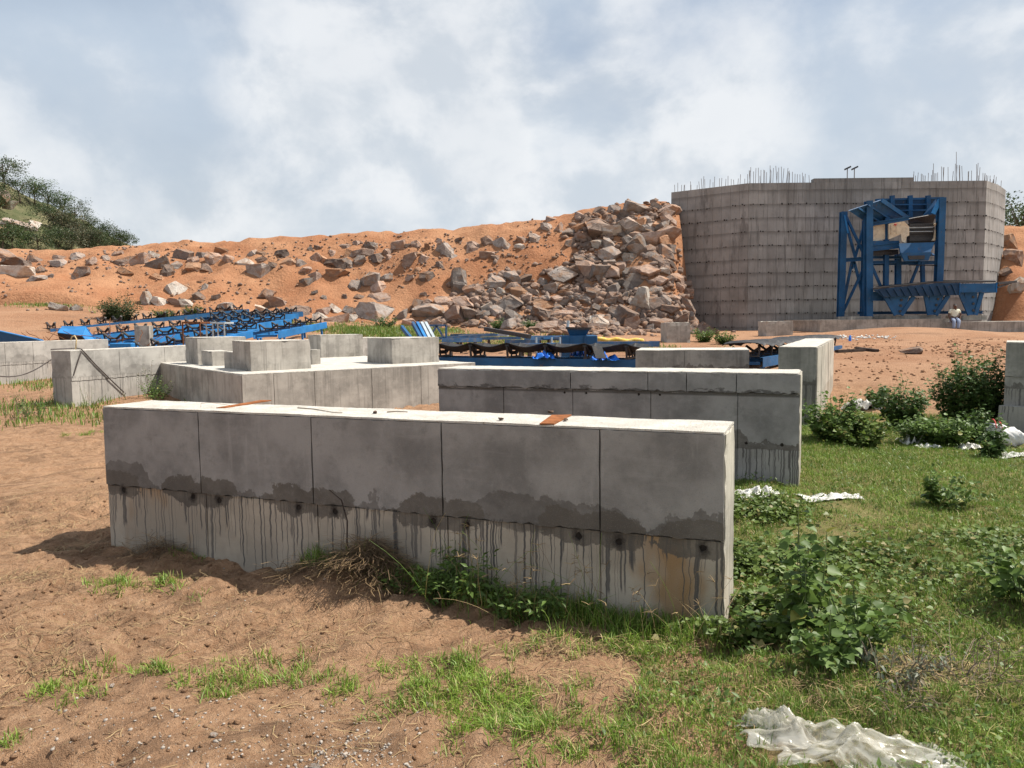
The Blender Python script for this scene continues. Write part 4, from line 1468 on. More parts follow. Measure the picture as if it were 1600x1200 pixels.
pts = []
tries = 0
while len(pts) < 172 and tries < 60000:
    tries += 1
    x = rgb.uniform(645, 1122); y = rgb.uniform(314, 526)
    if not inside(x, y, poly): continue
    big_ = rgb.random()
    wpx = 13 + 26 * big_ * big_ + (5 if y < 420 else 0)
    if all(math.hypot((x - a) , (y - b) * 1.25) > (wpx + c) * 0.36 for a, b, c in pts):
        pts.append((x, y, wpx))
pts.sort(key=lambda q: -q[2])
for i, (x, y, wpx) in enumerate(pts):
    if x > 880 and y < 372: zone = 'at the top of the rock pile'
    elif x > 880 and y < 425: zone = 'midway up the rock pile'
    elif x > 1020: zone = 'where the rock pile meets the wall'
    elif x > 930: zone = 'in the pile right of the blue bin'
    elif x > 860: zone = 'in the pile above the blue bin'
    elif x > 760: zone = 'in the low pile above the belt conveyor'
    else: zone = 'at the left end of the rock pile'
    boulder(x, y, wpx * 1.28, wpx * rgb.uniform(0.68, 1.02), KD() if x < 900 else rgb.choices(('grey', 'pink', 'brown', 'orange', 'pale'), (32, 28, 28, 9, 3))[0], zone, 'boulders of the tipped rock pile', lift=0.35 if y > 345 else 0.0)
for r_ in ((1040, 338, 26, 20), (1036, 360, 24, 20), (1043, 398, 26, 22), (1050, 420, 26, 20), (1058, 440, 28, 20), (1072, 458, 26, 18), (1088, 474, 26, 18), (1100, 490, 24, 18)):
    boulder(*r_, rgb.choice(('grey', 'pink', 'brown')), 'pressed against the edge of the wall', 'boulders of the tipped rock pile', lift=0.5)
# boulders that look alike are told apart by their order from the left
from collections import defaultdict
dup = defaultdict(list)
for o, px, py in ALLB: dup[o['label']].append((px, py, o))
ORD = ['leftmost', 'second from left', 'third from left', 'fourth from left', 'fifth from left', 'sixth from left', 'seventh from left', 'eighth from left', 'ninth from left', 'tenth from left', 'eleventh from left', 'twelfth from left', 'thirteenth from left']
for lb_, q in dup.items():
    if len(q) > 1:
        q.sort(key=lambda e: e[0])
        for i, e in enumerate(q):
            if i == len(q) - 1: wd = 'rightmost'
            else: wd = ORD[i] if i < len(ORD) else None
            if wd: e[2]['label'] = wd + ' ' + lb_
# by the right end of the wall
for r_, kd, lb_ in (((1574, 383, 20, 26), 'orange', 'reddish boulder by the tree at the right end of the wall'), ((1582, 405, 28, 24), 'pink', 'cracked pinkish boulder on the right-hand slope'),
                    ((1592, 452, 24, 28), 'pale', 'big pale boulder at the right edge, beyond the end of the blue deck'), ((1572, 428, 22, 14), 'brown', 'dark boulder under the pinkish one on the right-hand slope')):
    boulder(*r_, kd, '', 'boulders right of the wall', lb_, lift=0.5, y0=44)

# rubble between the boulders: nobody could count it
tpl = np.array([v.co[:] for v in rock_mesh(900, 6, 0.0).vertices]) if False else None
rb = MB()
ico = bmesh.new(); bmesh.ops.create_icosphere(ico, subdivisions=1, radius=1)
icov = np.array([v.co[:] for v in ico.verts]); icof = np.array([[v.index for v in f.verts] for f in ico.faces]); ico.free()


def rubble(points, sizes, seed, flat_=0.7):
    rg = np.random.default_rng(seed)
    n = len(points)
    V = icov[None] * (1 + rg.uniform(-0.38, 0.3, (n, len(icov), 1)))
    sc3 = np.stack([np.ones(n), rg.uniform(0.6, 1, n), rg.uniform(0.45, 0.9, n) * flat_ / 0.7], 1)
    V = V * sc3[:, None, :] * np.asarray(sizes)[:, None, None]
    an = rg.uniform(0, 6.28, n); ca, sa = np.cos(an)[:, None], np.sin(an)[:, None]
    X = V[..., 0] * ca - V[..., 1] * sa; Y = V[..., 0] * sa + V[..., 1] * ca
    V = np.stack([X, Y, V[..., 2]], 2) + np.asarray(points)[:, None, :]
    F = icof[None] + (np.arange(n) * len(icov))[:, None, None]
    return V.reshape(-1, 3), F.reshape(-1, 3)


seedp = []
while len(seedp) < 620:
    if len(seedp) < 430:
        x = rgb.uniform(645, 1112); y = rgb.uniform(318, 527)
        if not inside(x, y, poly): continue
    else:
        x = rgb.uniform(0, 900); y = rgb.uniform(380, 510) if rgb.random() < 0.5 else rgb.gauss(405 - x * 0.03, 14)
    c = G(x, y, land, 28, 70); seedp.append((c.x, c.y))
seedp = np.array(seedp); nrg = np.random.default_rng(91)
pi = np.concatenate([nrg.integers(0, 430, 2600), nrg.integers(430, 620, 1100)])
pxy = seedp[pi] + nrg.normal(0, 0.45, (len(pi), 2))
ss = np.concatenate([0.05 + 0.30 * nrg.random(2600) ** 2, nrg.uniform(0.03, 0.13, 1100)])
pp = np.column_stack([pxy, land(pxy[:, 0], pxy[:, 1]) + 0.03])
V, F = rubble(pp, ss, 4)
o = link('rubble', np_mesh('rubble', V, F), M['pink_granite'])
tag(o, 'small broken rock scattered between the boulders on the slope', 'rubble', None, 'stuff')
# ------------------------------------------------------------------ blue crusher
YC = 43.6
cr = wroot('crusher', tuple(P(1400, 497, YC)))
tag(cr, 'blue steel crusher frame with hopper and feeder in front of the retaining wall', 'crusher')
BP, PB, BS, CP = M['blue_paint'], M['sunlit_blue_paint'], M['black_steel'], M['cream_paint']


def part(name, mt, f, parent=None):
    mb = MB(); f(mb)
    return mb.build(name, mt, parent or cr, off=Vector(cr['_w']))


UPY = (0, 1, 0)
for (x0, y0, x1, y1, wd, Y) in ((1318, 331, 1313, 495, 0.34, 45.0), (1357, 314, 1357, 496, 0.36, 43.2), (1352, 344, 1348, 494, 0.26, 45.0), (1385, 340, 1384, 452, 0.24, 44.2),
                               (1403, 398, 1403, 452, 0.28, 45.0), (1441, 408, 1442, 447, 0.20, 45.0), (1471, 309, 1466, 447, 0.36, 43.4)):
    part('column', BP, lambda mb: mb.ibeam(P(x0, y0, Y), P(x1, y1, Y), wd, wd, 0.05, UPY))
for (x0, y0, x1, y1, h, Y) in ((1313, 407, 1353, 404, 0.22, 45.0), (1362, 412, 1470, 410, 0.2, 45.0), (1353, 352, 1420, 341, 0.2, 43.8), (1362, 388, 1405, 383, 0.34, 43.8), (1362, 402, 1406, 402, .14, 44.4),
                               (1362, 410, 1400, 409, 0.16, 44.2), (1340, 489, 1535, 488, 0.16, 44.4)):
    part('girder', BP, lambda mb: mb.ibeam(P(x0, y0, Y), P(x1, y1, Y), 0.2, h, 0.04))
for (x0, y0, x1, y1, Y) in ((1320, 334, 1352, 402, 45.1), (1352, 346, 1331, 420, 45.2), (1332, 405, 1317, 478, 45.2), (1350, 418, 1316, 490, 45.1), (1319, 338, 1338, 408, 45.15),
                            (1362, 415, 1378, 452, 44.4), (1437, 408, 1420, 450, 44.8), (1335, 410, 1350, 470, 45.2)):
    part('brace', BP, lambda mb: mb.beam(P(x0, y0, Y), P(x1, y1, Y), 0.13, 0.13, UPY))
# hopper
part('hopper_back', M['shaded_blue_paint'], lambda mb: mb.plate([P(1370, 314, 46.2), P(1472, 311, 46.2), P(1462, 342, 46.3), P(1402, 344, 46.3)], 0.05))
part('hopper_rim', BP, lambda mb: mb.beam(P(1368, 312.5, 46.2), P(1474, 309.5, 46.2), 0.14, 0.12))
hb = part('hopper_side', BP, lambda mb: mb.plate([P(1326, 329, 42.6), P(1376, 312.5, 43.3), P(1420, 341, 44.9), P(1362, 353, 44.4)], 0.05))
for f in (0.3, 0.6):
    a = P(1326, 329, 42.55).lerp(P(1376, 312.5, 43.25), f); b = P(1362, 353, 44.35).lerp(P(1420, 341, 44.85), f)
    part('stiffener', BP, lambda mb: mb.beam(a + Vector((0, -0.05, -0.05)), b + Vector((0, -0.05, -0.05)), 0.06, 0.1), hb)
part('hopper_side', BP, lambda mb: mb.plate([P(1472, 311, 43.2), P(1462, 312, 45.8), P(1440, 340, 45.6), P(1458, 343, 44.2)], 0.05))
part('hopper_edge', PB, lambda mb: mb.beam(P(1469, 312, 43.3), P(1458, 334, 43.3), 0.24, 0.05, UPY))
part('hopper_edge', BP, lambda mb: mb.beam(P(1378, 313, 43.2), P(1418, 340, 44.8), 0.22, 0.06, UPY))
part('hopper_lip', BS, lambda mb: mb.plate([P(1418, 342, 43.9), P(1462, 334, 43.9), P(1458, 348, 44.3), P(1420, 350, 44.3)], 0.04))
for px in (1394, 1422, 1450):
    part('rib', BP, lambda mb: mb.ibeam(P(px, 305.5, 46.05), P(px, 340, 46.1), 0.24, 0.18, 0.04, UPY))
for py in (320, 329):
    part('rib', BP, lambda mb: mb.beam(P(1390, py, 46.0), P(1462, py - 1, 46.0), 0.06, 0.07))
part('hopper_edge', PB, lambda mb: mb.beam(P(1319.5, 336, 44.75), P(1325, 364, 44.75), 0.08, 0.03, UPY))
# cream feeder body
part('feeder_side', CP, lambda mb: mb.plate([P(1362, 350, 44.0), P(1382, 349, 44.0), P(1382, 374, 44.0), P(1362, 378, 44.0)], 0.12))
fs = part('feeder_side', CP, lambda mb: mb.plate([P(1388, 350, 43.7), P(1412, 346, 43.5), P(1420, 354, 43.5), P(1420, 368, 43.5), P(1416, 370, 43.5), P(1414, 380, 43.5), P(1408, 377, 43.5), P(1407, 366, 43.6), P(1396, 371, 43.7), P(1388, 374, 43.7)], 0.16))
for q in range(3):
    part('stiffener', CP, lambda mb: mb.beam(P(1393 + q * 8, 351, 43.55), P(1393 + q * 8, 366, 43.55), 0.05, 0.08, UPY), fs)
part('red_mark', M['sack_red'], lambda mb: mb.box(tuple(P(1397, 352.5, 43.55)), tuple(P(1402, 349.5, 43.40) + Vector((0, 0.06, 0)))), fs)
part('feeder_side', CP, lambda mb: mb.plate([P(1464, 347, 43.6), P(1459, 350, 43.6), P(1462, 354, 43.6), P(1459, 372, 43.6), P(1456, 376, 43.6), P(1462, 376, 43.6), P(1463, 356, 43.6)], 0.14))
for k, py in enumerate((351, 357, 362.5, 368, 373.5, 379)):
    part('grizzly_bar', BS, lambda mb: mb.beam(P(1419, py + 1, 43.9 + 0.12 * (k % 2)), P(1460, py, 43.9 + 0.12 * (k % 2)), 0.34, 0.13 + 0.02 * k))
for py in (356, 362):
    part('screen_rod', M['pale_steel'], lambda mb: mb.beam(P(1420, py, 43.6), P(1458, py - 0.6, 43.6), 0.03, 0.03))
part('motor', BP, lambda mb: mb.box(tuple(P(1364, 384, 43.8)), tuple(P(1405, 376, 43.8) + Vector((0, 0.9, 0)))))
part('guard', BS, lambda mb: mb.box(tuple(P(1362, 398, 44.0)), tuple(P(1404, 390, 44.0) + Vector((0, 0.8, 0)))))
# discharge trough
part('trough', BP, lambda mb: mb.plate([P(1404, 381, 43.3), P(1460, 379, 43.3), P(1453, 395, 43.1), P(1407, 397, 43.1)], 0.10))
tr = part('trough_front', BP, lambda mb: mb.plate([P(1406, 395, 43.0), P(1455, 394, 43.0), P(1450, 407, 43.0), P(1413, 408, 43.0)], 0.12))
part('slot', BS, lambda mb: mb.plate([P(1419, 399.5, 42.91), P(1445, 399, 42.91), P(1444, 405, 42.91), P(1420, 405.5, 42.91)], 0.05), tr)
part('trough_floor', BP, lambda mb: mb.plate([P(1406, 397, 43.05), P(1454, 395, 43.05), P(1462, 399, 45.2), P(1400, 401, 45.2)], 0.08))
part('rod', BS, lambda mb: mb.tube(P(1420, 414, 43.5), P(1472, 415, 43.5), 0.03, 6))
# low discharge deck on flared legs
part('deck_top', BS, lambda mb: mb.plate([P(1364, 451, 42.3), P(1462, 441, 42.3), P(1556, 440, 42.3), P(1556, 438.5, 44.4), P(1470, 439, 44.4), P(1372, 448, 44.4)], 0.08))
part('deck_side', M['shaded_blue_paint'], lambda mb: mb.plate([P(1364, 452.5, 42.35), P(1462, 442.5, 42.35), P(1500, 442, 42.35), P(1500, 461, 42.35), P(1380, 464, 42.35)], 0.08))
for k in range(11):
    xx = 1374 + k * 11.3
    part('deck_rib', M['shaded_blue_paint'], lambda mb: mb.beam(P(xx, 453 - k * 0.9, 42.28), P(xx + 7, 463 - k * .2, 42.28), 0.06, 0.12, UPY))
part('deck_end', BP, lambda mb: mb.box(tuple(P(1500, 457, 42.25)), tuple(P(1557, 442.5, 42.25) + Vector((0, 1.9, 0)))))
part('end_plate', PB, lambda mb: mb.box(tuple(P(1557, 457, 42.2)), tuple(P(1558.4, 442, 42.2) + Vector((0, 1.9, 0)))))
part('joint_plate', PB, lambda mb: mb.box(tuple(P(1499.6, 461, 42.2)), tuple(P(1500.6, 442, 42.2) + Vector((0, 0.06, 0)))))
part('outrigger', BS, lambda mb: mb.beam(P(1558, 443, 42.6), P(1587, 440, 43.2), 0.16, 0.12))
part('outrigger', BS, lambda mb: mb.beam(P(1559, 449, 42.6), P(1580, 442, 43.1), 0.08, 0.08))
part('girder', BP, lambda mb: mb.ibeam(P(1362, 463, 43.0), P(1402, 463, 43.0), 0.2, 0.5, 0.05))
for (t0, t1, b0, b1, yt) in ((1383, 1428, 1396, 1412, 463), (1446, 1482, 1448, 1466, 461), (1500, 1534, 1511, 1528, 457)):
    lg = part('leg', BP, lambda mb: mb.plate([P(t0 + 6, yt, 42.6), P(t1 - 8, yt, 42.6), P(b1 - 2, 492, 42.6), P(b0 + 1, 492, 42.6)], 0.10))
    part('leg_flange', BP, lambda mb: mb.beam(P(t1, yt, 42.55), P(b1 - 4, 492, 42.55), 0.22, 0.10, UPY), lg)
    part('leg_flange', BP, lambda mb: mb.beam(P(t0, yt, 42.55), P(b0 + 4, 492, 42.55), 0.22, 0.10, UPY), lg)
    for q in (0.2, 0.5, 0.8):
        a = P((t0 + t1) / 2 + 4, yt, 42.5).lerp(P((b0 + b1) / 2 + 2, 492, 42.5), q)
        part('bolt_hole', BS, lambda mb: mb.tube(a, a + Vector((0, 0.07, 0)), 0.07, 8), lg)

# ------------------------------------------------------------------ conveyor frames on the ground at the left
idl_b = MB()
idl_b.beam((0, -0.55, 0.02), (0, 0.55, 0.02), 0.08, 0.05)
idl_b.beam((0, -0.50, 0.02), (0, -0.56, 0.34), 0.06, 0.04, (1, 0, 0)); idl_b.beam((0, 0.50, 0.02), (0, 0.56, 0.34), 0.06, 0.04, (1, 0, 0))
idl_b.beam((0, -0.2, 0.02), (0, -0.2, 0.12), 0.05, 0.03, (1, 0, 0)); idl_b.beam((0, 0.2, 0.02), (0, 0.2, 0.12), 0.05, 0.03, (1, 0, 0))
bracket_me = idl_b.mesh('bracket'); bracket_me.materials.append(BS)
rl = MB(); rl.tube((0, -0.18, 0.14), (0, 0.18, 0.14), 0.055, 8); roll_c = rl.mesh('roller'); roll_c.materials.append(M['black_rubber'])
rl = MB(); rl.tube((0, 0.21, 0.145), (0, 0.56, 0.385), 0.055, 8); roll_w = rl.mesh('roller'); roll_w.materials.append(M['black_rubber'])
rl = MB(); rl.tube((0, -0.21, 0.145), (0, -0.56, 0.385), 0.055, 8); roll_v = rl.mesh('roller'); roll_v.materials.append(M['black_rubber'])


def conveyor(label, a, b, n_idl, width=0.95, paint=PB, belt=False, legs=True, hb=0.27, idl_scale=0.66, tilt=0.0):
    a = Vector(a); b = Vector(b)
    d = b - a; L = d.length
    root = empty('conveyor_frame', a)
    root.rotation_euler = d.to_track_quat('X', 'Z').to_euler()
    root.rotation_euler.rotate_axis('X', tilt)
    tag(root, label, 'conveyor', 'conveyor sections lying on the site')
    for s_ in (-1, 1):
        mb = MB(); mb.channel((0, s_ * width / 2, 0), (L, s_ * width / 2, 0), 0.08, hb, 0.012, (0, 0, 1), -s_); mb.build('side_beam', paint, root)
    for k in range(int(L / 1.6) + 1):
        mb = MB(); mb.beam((0.1 + k * 1.6, -width / 2 + .05, -0.03), (0.1 + k * 1.6, width / 2 - .05, -0.03), 0.06, 0.08); mb.build('cross_member', paint, root)
    for k in range(n_idl):
        x = 0.3 + k * (L - 0.6) / max(1, n_idl - 1)
        o = link('idler', bracket_me, None, root, (x, 0, hb / 2 + 0.002))
        o.scale = (1, idl_scale, idl_scale)
        for me in (roll_c, roll_w, roll_v):
            link('roller', me, None, o)
    if legs:
        for k in range(3):
            x = 0.4 + k * (L - 0.8) / 2
            for s_ in (-1, 1):
                pt = a + (b - a) * (x / L)
                hgt = pt.z - gz(pt.x, pt.y)
                if hgt > 0.15:
                    mb = MB(); mb.beam((x, s_ * (width / 2 - .06), -hb / 2), (x, s_ * (width / 2 - .06), -hgt - 0.05), 0.07, 0.07, (1, 0, 0)); mb.build('leg', paint, root)
    return root


conveyor('blue conveyor frame nearest the concrete wall, right of the small plinth', P(222, 556, 22.5), P(392, 518, 31), 9)
conveyor('short bare blue conveyor frame pointing at the grass strip', P(415, 524, 29.0), P(494, 508, 34), 5, width=0.9)
conveyor('blue conveyor frame second from the wall with a long row of black idlers', P(168, 541, 25.5), P(440, 503, 36), 13)
conveyor('blue conveyor frame third from the wall behind the white steel rack', P(120, 532, 29.5), P(455, 494, 39.5), 14)
conveyor('farthest blue conveyor frame, just below the dark shrub', P(70, 519, 33.5), P(380, 487, 42.0), 14, paint=BP)
conveyor('blue conveyor frame lying below the line of pale boulders', P(330, 500, 36), P(462, 491, 41.0), 8, paint=BP)

# white steel rack and its brown neighbour
def rack(label, xs_, ytop, ybot, Y, mt, dep=0.5):
    r_ = wroot('steel_rack', tuple(P(xs_[0], ybot, Y)))
    tag(r_, label, 'rack')
    for x in xs_:
        mb = MB(); a = P(x, ytop, Y); b = Vector((a.x, a.y, gz(a.x, a.y) - 0.03)); mb.beam(a, b, 0.035, 0.035, UPY); mb.build('post', mt, r_)
    mb = MB(); mb.beam(P(xs_[0], ytop, Y), P(xs_[-1], ytop + 1, Y), 0.04, 0.05); mb.build('top_rail', mt, r_)
    mb = MB(); mb.beam(P(xs_[0], ytop, Y) + Vector((0.1, dep, 0)), P(xs_[-1], ytop + 1, Y) + Vector((0.1, dep, 0)), 0.04, 0.05); mb.build('top_rail', mt, r_)
    for x in (xs_[0], xs_[-1]):
        mb = MB(); a = P(x, ytop, Y); mb.beam(a, a + Vector((0.1, dep, 0)), 0.04, 0.05); mb.build('end_rail', mt, r_)
    return r_


rack('white steel rack standing in front of the conveyor frames', (322, 332, 340, 350), 504.5, 530, 23.5, M['pale_steel'])
rack('rusty brown steel rack left of the white one', (285, 312), 504, 540, 22.8, M['rust'])

# blue chute and dark trough at the far left
ch = wroot('chute', tuple(P(120, 530, 26)))
tag(ch, 'bright blue folded steel chute behind the left wall', 'chute')
for nm, pts_, Ys in (('side_plate', ((90, 520), (97, 510), (134, 510.5), (128, 525)), (26, 26.8, 26.8, 26)), ('end_plate', ((128, 525), (134, 510.5), (151, 533), (146, 545)), (26, 26.8, 26.2, 26)), ('under_plate', ((90, 520), (128, 525), (146, 545), (98, 545)), (26.02, 26.02, 26.05, 26.4)), ('back_plate', ((97, 510), (134, 510.5), (151, 533), (110, 536)), (26.85, 26.85, 27.1, 27.1))):
    mb = MB(); mb.plate([P(x, y, Y) for (x, y), Y in zip(pts_, Ys)], 0.03); mb.build(nm, PB if nm != 'under_plate' else BS, ch)
tr_ = wroot('steel_trough', tuple(P(20, 530, 25)))
tag(tr_, 'dark blue steel trough sloping down behind the left wall at the photo edge', 'trough')
mb = MB(); mb.plate([P(-60, 505, 25), P(64, 532, 24.2), P(60, 545, 24.2), P(-60, 540, 25)], 0.03); mb.build('side_plate', BP, tr_)
mb = MB(); mb.beam(P(-60, 504, 25), P(66, 532, 24.2), 0.12, 0.03); mb.build('rim', PB, tr_)
mb = MB(); mb.plate([P(-60, 506, 26.2), P(66, 530, 25.6), P(60, 545, 25.6), P(-60, 540, 26.2)], 0.03); mb.build('side_plate', BS, tr_)
mb = MB(); mb.plate([P(-60, 540, 25), P(60, 545, 24.2), P(60, 545, 25.6), P(-60, 540, 26.2)], 0.03); mb.build('floor_plate', BS, tr_)
mb = MB(); mb.box(tuple(P(171, 545, 22.5)), tuple(P(205, 536, 22.5) + Vector((0, 0.5, 0)))); o = mb.build('steel_box', PB, None, bevel=0.02)
tag(o, 'pale blue steel box just above the pale left wall', 'steel box')

# tangles of rusty bar
def tangle(label, px, py, Y, rx, ry, rz, n, seed):
    rg = random.Random(seed)
    c = P(px, py, Y); c.z = gz(c.x, c.y)
    mb = MB()
    for k in range(n):
        p = Vector((rg.gauss(0, rx * .5), rg.gauss(0, ry * .5), abs(rg.gauss(0, rz * .5)) + .02))
        d = Vector((rg.gauss(0, 1), rg.gauss(0, .6), rg.gauss(0, .35))).normalized()
        pts_ = []
        for q in range(6):
            pts_.append(p.copy()); d = (d + Vector((rg.gauss(0, .35), rg.gauss(0, .35), rg.gauss(0, .25)))).normalized(); p = p + d * 0.22; p.z = max(p.z, 0.01)
        mb.pipe(pts_, 0.011, 4)
    o = mb.build('rebar_tangle', M['rust']); o.location = c
    tag(o, label, 'scrap steel')


tangle('tangle of rusty bar offcuts left of the blue chute', 78, 525, 27.5, 1.3, 0.9, 0.55, 70, 1)
tangle('heap of rusty bar and wire in front of the small plinth', 192, 545, 24.0, 1.2, 0.9, 0.75, 90, 2)

# ------------------------------------------------------------------ middle ground: belt conveyor, steel, box
mc = conveyor('belt conveyor with sagging black belt behind the second block', P(676, 566, 19.4), P(1006, 571, 17.4), 6, width=0.8, paint=BP, hb=0.3, idl_scale=0.8)
a = Vector(P(676, 556, 19.4)); b = Vector(P(1006, 560, 17.4)); Lm = (b - a).length
V = []; F = []
nx = 90
for i in range(nx + 1):
    x = Lm * i / nx
    seg = (Lm - 0.6) / 5; ph = ((x - 0.3) / seg) % 1.0
    sag = -0.06 * math.sin(math.pi * ph) ** 1 + 0.02
    for yy, zz in ((-0.47, 0.47), (-0.25, 0.36), (-0.1, 0.32), (0.1, 0.32), (0.25, 0.36), (0.47, 0.47)):
        V.append((x, yy, zz + sag + 0.02 * math.sin(x * 7 + yy * 3)))
for i in range(nx):
    for j in range(5):
        q = i * 6 + j
        F.append((q, q + 1, q + 7, q + 6))
bm_ = bpy.data.meshes.new('belt'); bm_.from_pydata(V, [], F); bm_.update()
bo = link('belt', bm_, M['black_rubber'], mc)
sol = bo.modifiers.new('thick', 'SOLIDIFY'); sol.thickness = 0.012


def sheet(name, label, px, py, Y, w, d, h, mt, cat, seed, rz=0.0, fn=None, base=None, n=26, fold=3.0, group=None, ragged=0.25):
    """crumpled cloth or film lying on the ground: a wrinkled surface with its own thickness"""
    c = P(px, py, Y)
    z0 = gf(c.x, c.y) if base is None else base
    V = []; F = []
    for j in range(n + 1):
        for i in range(n + 1):
            u = i / n * 2 - 1; v = j / n * 2 - 1
            e = 1 + ragged * float(fbm(math.atan2(v, u) * 1.3 + seed, seed * 1.7, 3, 3))
            x = u * w / 2 * e; y = v * d / 2 * e
            x += float(fbm(u * 2 + seed, v * 2, 5, 2)) * w * 0.06; y += float(fbm(u * 2, v * 2 + seed, 8, 2)) * d * 0.1
            wu = u + 0.35 * float(fbm(u * 1.1 + seed, v * 1.1, 23, 2))
            rid = abs(math.sin(wu * fold * 1.6 + 1.7 * v * math.sin(seed) + 2.2 * float(fbm(u * .9, v * .9 + seed, 29, 2)))) * 0.75 + abs(float(fbm(u * fold * .7 + seed, v * fold * .7, 11, 3))) * 0.55
            env = max(0.0, 1 - (u * u + v * v) * 0.55)
            hh = (0.85 - rid) * h * env + 0.012 + h * 0.16 * abs(float(fbm(u * fold * 4 + seed, v * fold * 4, 37, 2)))
            V.append((x, y, max(0.006, hh)))
    for j in range(n):
        for i in range(n):
            q = j * (n + 1) + i
            F.append((q, q + 1, q + n + 2, q + n + 1))
    me = bpy.data.meshes.new(name); me.from_pydata(V, [], F); me.update()
    for p_ in me.polygons: p_.use_smooth = True
    co, si = math.cos(rz), math.sin(rz)
    for v in me.vertices:
        wx = c.x + v.co.x * co - v.co.y * si; wy = c.y + v.co.x * si + v.co.y * co
        if base is None:
            v.co.z += gf(wx, wy) - z0
    o = link(name, me, mt, None, (c.x, c.y, z0), (0, 0, rz))
    s_ = o.modifiers.new('thick', 'SOLIDIFY'); s_.thickness = 0.0015
    return tag(o, label, cat, group)


for px, py, Y, w_, lb_ in ((850, 556, 17.9, 0.5, 'leftmost bright blue plastic sheet under the sagging belt'), (905, 552, 18.4, 0.4, 'blue plastic sheet bunched below the blue box'), (945, 558, 17.3, 0.6, 'bright blue plastic sheet at the right end of the belt conveyor')):
    c = P(px, py, Y)
    sheet('plastic_sheet', lb_, px, py, Y, w_, 0.5, 0.26, M['blue_sheet'], 'sheet', int(px), base=c.z - 0.08)
mb = MB(); q = [P(940 - 15, 541, 17.1), P(955 - 15, 541, 17.1), P(962 - 15, 560, 16.9), P(946 - 15, 560, 16.9)]
mb.plate(q, 0.02); o = mb.build('belt_offcut', M['black_rubber']); tag(o, 'curled grey belt offcut leaning on the belt conveyor', 'belt')

# blue box with its feed head
bxr = wroot('blue_bin', tuple(P(905, 545, 24)))
tag(bxr, 'square blue steel bin with a small hopper head behind the belt', 'bin')
a = P(878, 549, 24); b = P(933.5, 524, 24)
mb = MB(); mb.box((a.x, 24, gz(a.x, 24) - .02), (b.x, 25.1, b.z)); mb.build('body', BP, bxr, bevel=0.02)
for px in (892, 914):
    a = P(px, 524, 23.99)
    mb = MB(); mb.box((a.x - .02, 23.95, gz(a.x, 24)), (a.x + .02, 23.998, b.z)); mb.build('rib', BP, bxr)
mb = MB(); lo4 = [P(890, 524, 24.2), P(916, 524, 24.2), P(916, 524, 24.9), P(890, 524, 24.9)]; hi4 = [P(885, 513, 24.1), P(922, 514, 24.1), P(922, 514, 25.0), P(885, 513, 25.0)]
mb.add(lo4 + hi4, MB.BOXF); mb.build('hopper', BP, bxr)
mb = MB(); mb.beam(P(884, 512.5, 24.05), P(923, 513.5, 24.05), 0.08, 0.07); mb.build('rim', BS, bxr)
mb = MB(); mb.tube(P(887, 512, 24.3), P(888, 501, 24.3), 0.05, 7); mb.build('pipe', M['pale_steel'], bxr)
for px in (838, 862, 875):
    a = P(px, 527, 23.0)
    mb = MB(); mb.tube(Vector((a.x, a.y, gz(a.x, a.y) - 0.05)), a, 0.028, 7); o = mb.build('steel_post', M['pale_steel'])
    tag(o, {838: 'thin grey post, leftmost of three left of the blue bin', 862: 'thin grey post, middle of three left of the blue bin', 875: 'thin grey post touching the blue bin'}[px], 'post', 'posts by the blue bin')

# stack of dusty blue steel
rgs = random.Random(23)
SECT = []
for k in range(16):
    px = rgs.uniform(690, 872); py = rgs.uniform(523, 542); Y = 21 + (545 - py) * 0.45
    ln = rgs.uniform(0.8, 2.4); an = rgs.gauss(0.0, 0.25)
    c = P(px, py, Y); g = gz(c.x, c.y)
    mb = MB()
    mt = rgs.choices((M['dusty_blue_steel'], M['pale_steel'], BP), (6, 2, 3))[0]
    h_ = rgs.uniform(0.08, 0.18)
    if rgs.random() < 0.6: mb.channel((-ln / 2, 0, 0), (ln / 2, 0, 0), 0.09, h_, 0.012)
    else: mb.beam((-ln / 2, 0, 0), (ln / 2, 0, 0), 0.12, h_ * 0.6)
    o = mb.build('steel_section', mt); o.location = (c.x, c.y, c.z); o.rotation_euler = (rgs.choice((0, 1.57)), rgs.gauss(0, 0.02), an)
    nm = {M['dusty_blue_steel'].name: 'dusty blue', M['pale_steel'].name: 'pale bare', BP.name: 'dark blue'}[mt.name]
    tag(o, '%s steel section in the low stack left of the blue bin' % nm, 'steel section', 'steel sections stacked left of the blue bin')
    SECT.append((px, o))
    if c.z - g > 0.12:
        mb = MB(); mb.box((c.x - ln * .3, c.y - .05, g - .03), (c.x - ln * .3 + .1, c.y + .05, c.z - h_ * .5)); mb.box((c.x + ln * .3, c.y - .05, g - .03), (c.x + ln * .3 + .1, c.y + .05, c.z - h_ * .5))
        mb.build('packing', M['timber_dark'], o, off=c)
        o.children[0].matrix_parent_inverse = Matrix.Identity(4)
dup = defaultdict(list)
for px, o in SECT: dup[o['label']].append((px, o))
for lb_, q in dup.items():
    q.sort(key=lambda e: e[0])
    for i, e in enumerate(q[:len(ORD)] if len(q) > 1 else ()):
        e[1]['label'] = ('rightmost ' if i == len(q) - 1 else ORD[i] + ' ') + lb_
mb = MB(); mb.beam(P(758, 514, 27), P(828, 526, 25.5), 0.13, 0.13); o = mb.build('long_pole', M['black_steel']); tag(o, 'dark steel pole propped across the blue steel stack', 'pole')
lt = wroot('lattice_frame', tuple(P(682, 525, 27)))
tag(lt, 'small upright blue lattice frame behind the right pedestal', 'lattice frame')
